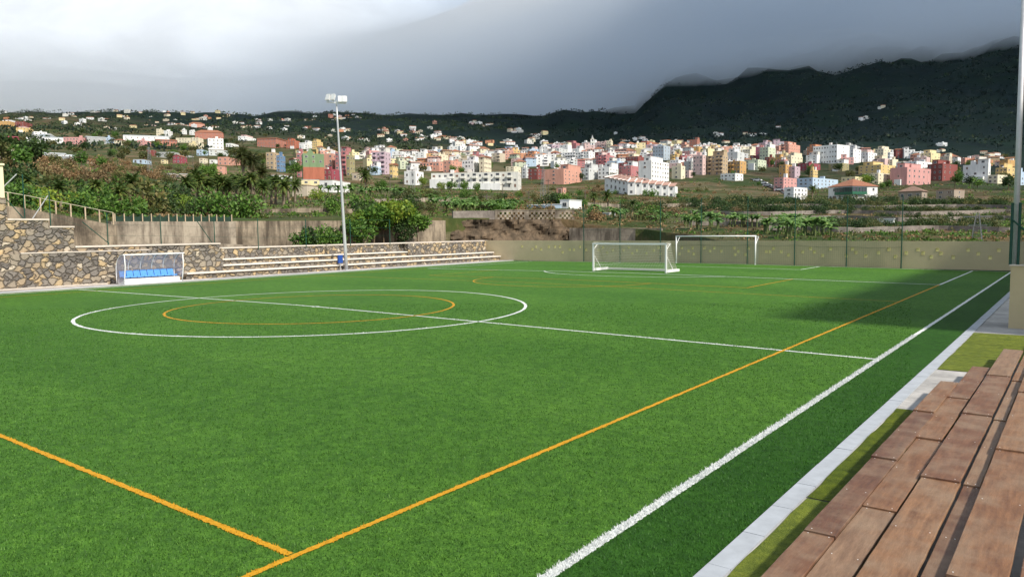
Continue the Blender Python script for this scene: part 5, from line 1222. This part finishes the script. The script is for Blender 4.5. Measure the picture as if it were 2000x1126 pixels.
# white terraced houses stepping down the slope
for i in range(7):
    x = 1181+i*8.2; H(x,x,x+10,346+i*1.6,368+i*2.2,'white',2,(2,0),D=300-i*2.5,roof='mono',kind='terraced_house',phi=57,dep=6,extra=False,label='white terraced house with sloping roof, %s from the left in the upper stepping row' % ('first','second','third','fourth','fifth','sixth','seventh')[i])
for i in range(7):
    x = 1226+i*13; H(x,x,x+14.5,356+i*1.2,383+i*.6,'white',2,(2,0),D=282,roof='mono',kind='terraced_house',phi=8,dep=7,extra=False,label='white terraced house with pinkish roof, %s from the left in the lower row' % ('first','second','third','fourth','fifth','sixth','seventh')[i])
# church tower
D = find_D(1157, 297); P = ter(1157, D); m = D/FPX; ct = empty('church_tower', P, 'slim white church bell tower with a pointed spire over the middle of town', 'church tower', rz=YAW)
tw, th_ = 7*m, 22*m; s = MB(); s.box(-tw/2, tw/2, -tw/2, tw/2, -3, th_); s.obj('shaft', facade(PAL['white']), ct); s = MB(); s.box(-tw/2-.25, tw/2+.25, -tw/2-.25, tw/2+.25, th_*.72, th_*.75); s.box(-tw/2-.25, tw/2+.25, -tw/2-.25, tw/2+.25, th_, th_+.4); s.obj('cornice', facade(PAL['cream']), ct)
s = MB(); s.tube([(0, 0, th_+.4), (0, 0, th_+9*m)], [tw*.42, .05], 8); s.obj('spire', facade(PAL['grey']), ct)
for f in (.5, .84):
    s = MB(); s.box(-tw*.16, tw*.16, -tw/2-.06, -tw/2+.2, th_*f, th_*f+tw*.55); s.obj('bell_opening', M_glass, ct)
# ---- filling in the streets
BT, BB = [(560,302),(740,298),(900,294),(1030,297),(1100,284),(1200,289),(1260,278),(1400,289),(1520,286),(1620,291),(1760,301),(1900,314),(1990,320)], [(560,338),(740,342),(900,334),(1030,336),(1140,345),(1250,346),(1320,346),(1450,343),(1500,350),(1560,360),(1640,362),(1740,358),(1860,352),(1990,356)]
def free(x0, x1, yt, yb):
    for q in TOWN:
        if x0 < q['x1'] and x1 > q['x0'] and yt < q['yb'] and yb > q['yt']:
            ix = (min(x1, q['x1'])-max(x0, q['x0']))*(min(yb, q['yb'])-max(yt, q['yt']))
            if ix > .72*(x1-x0)*(yb-yt): return False
    return True
cols_ = ['white']*6+['offwhite','cream','cream','pale yellow','yellow','ochre','orange','salmon','salmon','pink','pale pink','rose','dark red','terracotta','tan','beige','pale green','pale blue','grey white','grey','lilac','olive']
py = 282.0
cols_ += ['white']*5+['offwhite', 'cream', 'pale pink', 'pale yellow']
while py < 362:
    px = 575+rnd.uniform(0, 12)
    while px < 1990:
        n_ = rnd.choice((2, 3, 3, 4, 5)); phi_ = rnd.choice((rnd.uniform(8, 20), rnd.uniform(16, 34), rnd.uniform(-20, -8))); yb_ = py+rnd.uniform(-2, 2); sl = rnd.uniform(-.06, .06)
        for k_ in range(n_):     # a short street row with party walls
            w_ = rnd.uniform(12, 20)*(1+max(0, py-305)*.012); yb = yb_+sl*w_*k_
            yt0 = np.interp(px, *zip(*BT)); yb0 = np.interp(px, *zip(*BB)); h_ = rnd.uniform(10, 19)
            if yt0+5 < yb < yb0 and free(px, px+w_, yb-h_, yb) and len(TOWN) < 395:
                fl = 2 if h_ < 13.5 else 3; last = k_ == n_-1 and phi_ > 0
                house(px, px+w_*.72 if last else px+w_, px+w_, yb-h_, yb, rnd.choice(cols_), fl, (rnd.choice((2, 3)), 2), phi=phi_, kind='town_house', roof=rnd.choice(('flat',)*6+('hip', 'tileband')), balc=rnd.choice((0, 0, .3)), dep=None if last else rnd.uniform(8, 11))
            px += w_*.97
        px += rnd.uniform(2, 14)
    py += 4.6
# ---- scattered houses on the upper slopes: too small to show their parts
SM = []
def tiny_mesh(col, w, d, h, roof):
    b = MB(); hw, hd = w/2, d/2; b.box(-hw, hw, -hd, hd, -2.5, h, 0)
    if roof: b.prism([(-hd-.3, h+.01), (hd+.3, h+.01), (0, h+d*.22)], -hw-.3, hw+.3, 1, 'x')
    else: b.box(-hw-.1, hw+.1, -hd-.1, hd+.1, h+.01, h+.4, 0); b.box(-hw*.3, hw*.2, 0, hd*.6, h+.4, h+2.4, 0)
    for x in (-hw*.6, 0, hw*.6): b.box(x-.6, x+.6, -hd-.04, -hd+.1, 1.0, 2.4, 2)
    for y in (-hd*.45, hd*.45): b.box(hw-.1, hw+.04, y-.6, y+.6, 1.0, 2.4, 2)
    return b.mesh('hillside_house', [facade(PAL[col]), M_tile, M_glass])
SMC = [('white',0),('white',1),('cream',1),('offwhite',0),('salmon',0),('pale yellow',1),('terracotta',1),('pale pink',0),('orange',1),('beige',0)]
SMM = [(c, r, tiny_mesh(c, rnd.uniform(9, 15), rnd.uniform(7, 10), rnd.uniform(3.5, 6.5), r)) for c, r in SMC for _ in range(2)]
clus = [(20,226,22,5,7),(60,234,40,6,8),(130,236,40,6,7),(230,238,40,7,8),(310,238,40,7,7),(430,226,40,4,6),(360,243,35,5,6),(520,232,40,4,6),(580,252,40,6,6),(230,228,60,3,6),(110,229,45,5,8),(150,240,30,5,6),(200,245,30,6,6),(270,232,60,4,8),(345,228,40,4,7),(400,232,30,4,8),(470,240,30,5,6),(395,250,45,6,9),(500,250,40,6,6),(540,243,35,5,7),(580,236,30,4,6),(640,230,30,5,13),(655,252,26,5,7),(700,229,35,4,7),(620,268,40,4,6),(700,268,55,5,6),(760,254,40,5,7),(830,254,25,6,9),(838,262,22,5,7),(870,272,35,5,16),(905,282,30,5,12),(800,270,40,5,5),(930,238,14,3,7),(950,244,12,3,5),(1010,255,14,2,5),(1050,262,14,5,10),(1070,276,40,4,14),(980,280,30,4,7),(1205,262,3,1,1),(1240,274,30,3,8),(1320,275,16,2,6),(1350,280,14,2,3),(1405,263,14,4,4),(1465,255,10,2,3),(1487,251,6,1,2),(1520,243,3,1,1),(1688,225,8,2,4),(1722,214,6,2,3),(1838,278,8,3,2),(1838,296,8,2,2),(1935,306,30,4,6),(1380,284,40,4,6)]
n_small = 0
for (cx, cy, sx, sy, n) in clus:
    for k in range(n):
        px, py_ = cx+rnd.uniform(-1, 1)*sx, cy+rnd.uniform(-1, 1)*sy; D = find_D(px, py_); P = ter(px, D)
        c, r, me = rnd.choice(SMM[:8] if rnd.random() < .62 or px > 1180 else SMM); o = link('hillside_house', me); o.location = [float(q) for q in P]; o.rotation_euler = (0, 0, YAW-R(rnd.uniform(-35, 35))); s_ = rnd.uniform(.5, .85)*(1+max(0, D-1100)*.0002)*(.75 if px > 1180 else 1); o.scale = (s_,)*3
        TOWN.append(dict(o=o, col=c, fl=1, roof='tile' if r else 'flat', x=px, x0=px-3, x1=px+3, yt=py_-4, yb=py_, D=D, kind='hillside_house', label=None, w=6, balc=0)); n_small += 1
print('buildings', len(TOWN), 'small', n_small)

# road and parked cars below the pink blocks
rd = MB(); prev = None
for (px, py_) in ((1464,350),(1475,354),(1490,360),(1505,366),(1522,373),(1536,380)):
    D = find_D(px, py_); P = ter(px, D); Q = ter(px+7, D+1); a, c = Vector([float(v) for v in P])+Vector((0, 0, .35)), Vector([float(v) for v in Q])+Vector((0, 0, .35))
    d_ = (c-a).normalized()*5.5; c = a+d_; c.z = a.z
    if prev: rd.quad(prev[0], prev[1], c, a); rd.quad(prev[1]-Vector((0, 0, 3)), prev[0]-Vector((0, 0, 3)), a-Vector((0, 0, 3)), c-Vector((0, 0, 3)))
    prev = (a, c)
structure(rd, 'road', plain('asphalt', (.055, .058, .062), .9, .15, 1))
def car(px, py_, col, lab):
    D = find_D(px, py_); P = ter(px+2, D); o = empty('parked_car', (P[0], P[1], P[2]+.36), lab, 'car', rz=YAW+R(-40)); m_ = plain('car_%s' % col, {'white': (.75, .75, .75), 'silver': (.5, .52, .54), 'dark': (.04, .05, .07)}[col], .3, .03, 2)
    s = MB(); s.prism([(-2.1, .25), (2.1, .25), (2.1, .75), (1.2, .85), (-1.9, .9), (-2.1, .8)], -.85, .85); s.obj('body', m_, o); s = MB(); s.prism([(-1.7, .9), (.9, .86), (.35, 1.42), (-1.2, 1.45)], -.75, .75); s.obj('cabin', M_glass, o)
    for x in (-1.3, 1.3):
        for y in (-.8, .8): s = MB(); s.tube([(x, y-.1, .32), (x, y+.1, .32)], .32, 10); s.obj('wheel', M_rust, o)
car(1478, 355.5, 'white', 'white car parked highest on the steep dark road'); car(1489, 360, 'white', 'white car parked halfway down the steep dark road'); car(1497, 363.5, 'silver', 'silver car parked just below the white cars on the steep road'); car(1521, 373, 'white', 'white car parked lowest on the steep road by the pink block')

# ---- one label per building, telling where in the photograph it stands
ZONES = [(0,60,'over the cream rendered block'),(60,150,'over the post and rail fence'),(150,240,'over the rail fence low end'),(240,365,'straight above the white dugout'),(365,470,'over the palm row'),(470,560,'behind the tall palms'),(560,632,'just left of the floodlight mast'),(632,690,'directly behind the floodlight mast'),(690,770,'right of the floodlight mast'),(770,840,'by the yellow block'),(840,935,'over the terrace block, left half'),(935,1030,'over the terrace block, right half'),(1030,1090,'left of the salmon block'),(1090,1140,'behind the salmon block'),(1140,1205,'under the church tower'),(1205,1265,'above the stepping white terraces'),(1265,1320,'above the nearer goal'),(1320,1375,'over the far goal left post'),(1375,1430,'over the far goal crossbar'),(1430,1482,'over the far goal right post'),(1482,1540,'by the steep road'),(1540,1590,'left of the hilltop white block'),(1590,1660,'around the hilltop white block'),(1660,1740,'above the villa'),(1740,1800,'by the big pink block'),(1800,1870,'above the old farmhouse'),(1870,1945,'near the white cube house'),(1945,2100,'at the right edge mast')]
def zone(x): return next((z for a, b, z in ZONES if a <= x < b), 'at the edge of town')
STO = {1: 'single-storey', 2: 'two-storey', 3: 'three-storey', 4: 'four-storey', 5: 'five-storey'}
CAT = {'apartment_block': 'apartment block', 'town_house': 'house', 'house': 'house', 'long_building': 'long building', 'warehouse': 'warehouse', 'greenhouse': 'greenhouse', 'ruined_house': 'ruin', 'terrace_block': 'apartment block', 'white_bungalow': 'bungalow', 'white_cottage': 'cottage', 'yard_building': 'shed', 'hut': 'hut', 'water_reservoir': 'reservoir', 'villa': 'villa', 'farmhouse': 'farmhouse', 'terraced_house': 'terraced house', 'hillside_house': 'house'}
ORD = ['', 'second', 'third', 'fourth', 'fifth', 'sixth', 'seventh', 'eighth', 'ninth', 'tenth', 'eleventh', 'twelfth', 'thirteenth', 'fourteenth', 'fifteenth', 'sixteenth', 'seventeenth', 'eighteenth', 'nineteenth', 'twentieth']
by = {}
for q in TOWN:
    q['o']['category'] = CAT[q['kind']]
    if q['label']: q['o']['label'] = q['label']; continue
    rf = {'flat': 'flat-roofed', 'hip': 'tile-roofed', 'hipold': 'tile-roofed', 'tileband': 'tile-eaved', 'sheet': 'sheet-roofed', 'gable': 'gabled', 'mono': 'sloping-roofed', 'tile': 'tile-roofed'}[q['roof']]
    if q['kind'] == 'hillside_house': base = 'tiny %s %s house %s' % (q['col'], rf, ('high up' if q['yb'] < 262 else 'lower down'))
    else: base = '%s %s %s %s' % (q['col'], STO[q['fl']], rf, CAT[q['kind']])
    by.setdefault((base, zone(q['x'])), []).append(q)
for (base, z), qs in by.items():
    qs.sort(key=lambda q: q['x']); n = len(qs)
    for i, q in enumerate(qs):
        if n == 1: q['o']['label'] = '%s, %s' % (base, z)
        elif n == 2: q['o']['label'] = '%s %s, %s' % (('left-hand', 'right-hand')[i], base, z)
        else: q['o']['label'] = '%s %s from left, %s' % (base, 'first' if i == 0 else ORD[min(i, 19)], z)
    for q in qs:
        if q['kind'] == 'hillside_house': q['o']['group'] = 'small houses scattered on the slopes'
        elif q['kind'] in ('town_house', 'apartment_block'): q['o']['group'] = 'houses and blocks of the town'
for q in TOWN:
    if q['kind'] == 'terraced_house': q['o']['group'] = 'white terraced houses'
# trees and shrubs between the houses of the town and on the slopes just below it
KT = Kind([make_tree('town_tree', 200+i, 5.0, 2.2, 1.9, LM[l], 12, 34, .8, .16) for i, l in enumerate(('dark', 'green', 'olive'))])
for i in range(110):
    px = rnd.uniform(500, 1985); yb0 = np.interp(px, *zip(*BB)); py_ = yb0+rnd.uniform(-46, 14)
    D = find_D(px, py_)
    KT.put(ter(px, D-3), rnd.uniform(.5, 1.25), 'dark tree growing among the houses of the town', 'tree', 'trees in the town')
for i in range(90):
    px = rnd.uniform(0, 520); py_ = rnd.uniform(262, 330); D = find_D(px, py_)
    KT.put(ter(px, D-3), rnd.uniform(.6, 1.5), 'tree among the fields and sheds on the hillside left of the tall palms', 'tree', 'trees on the left hillside')
KT.clean()
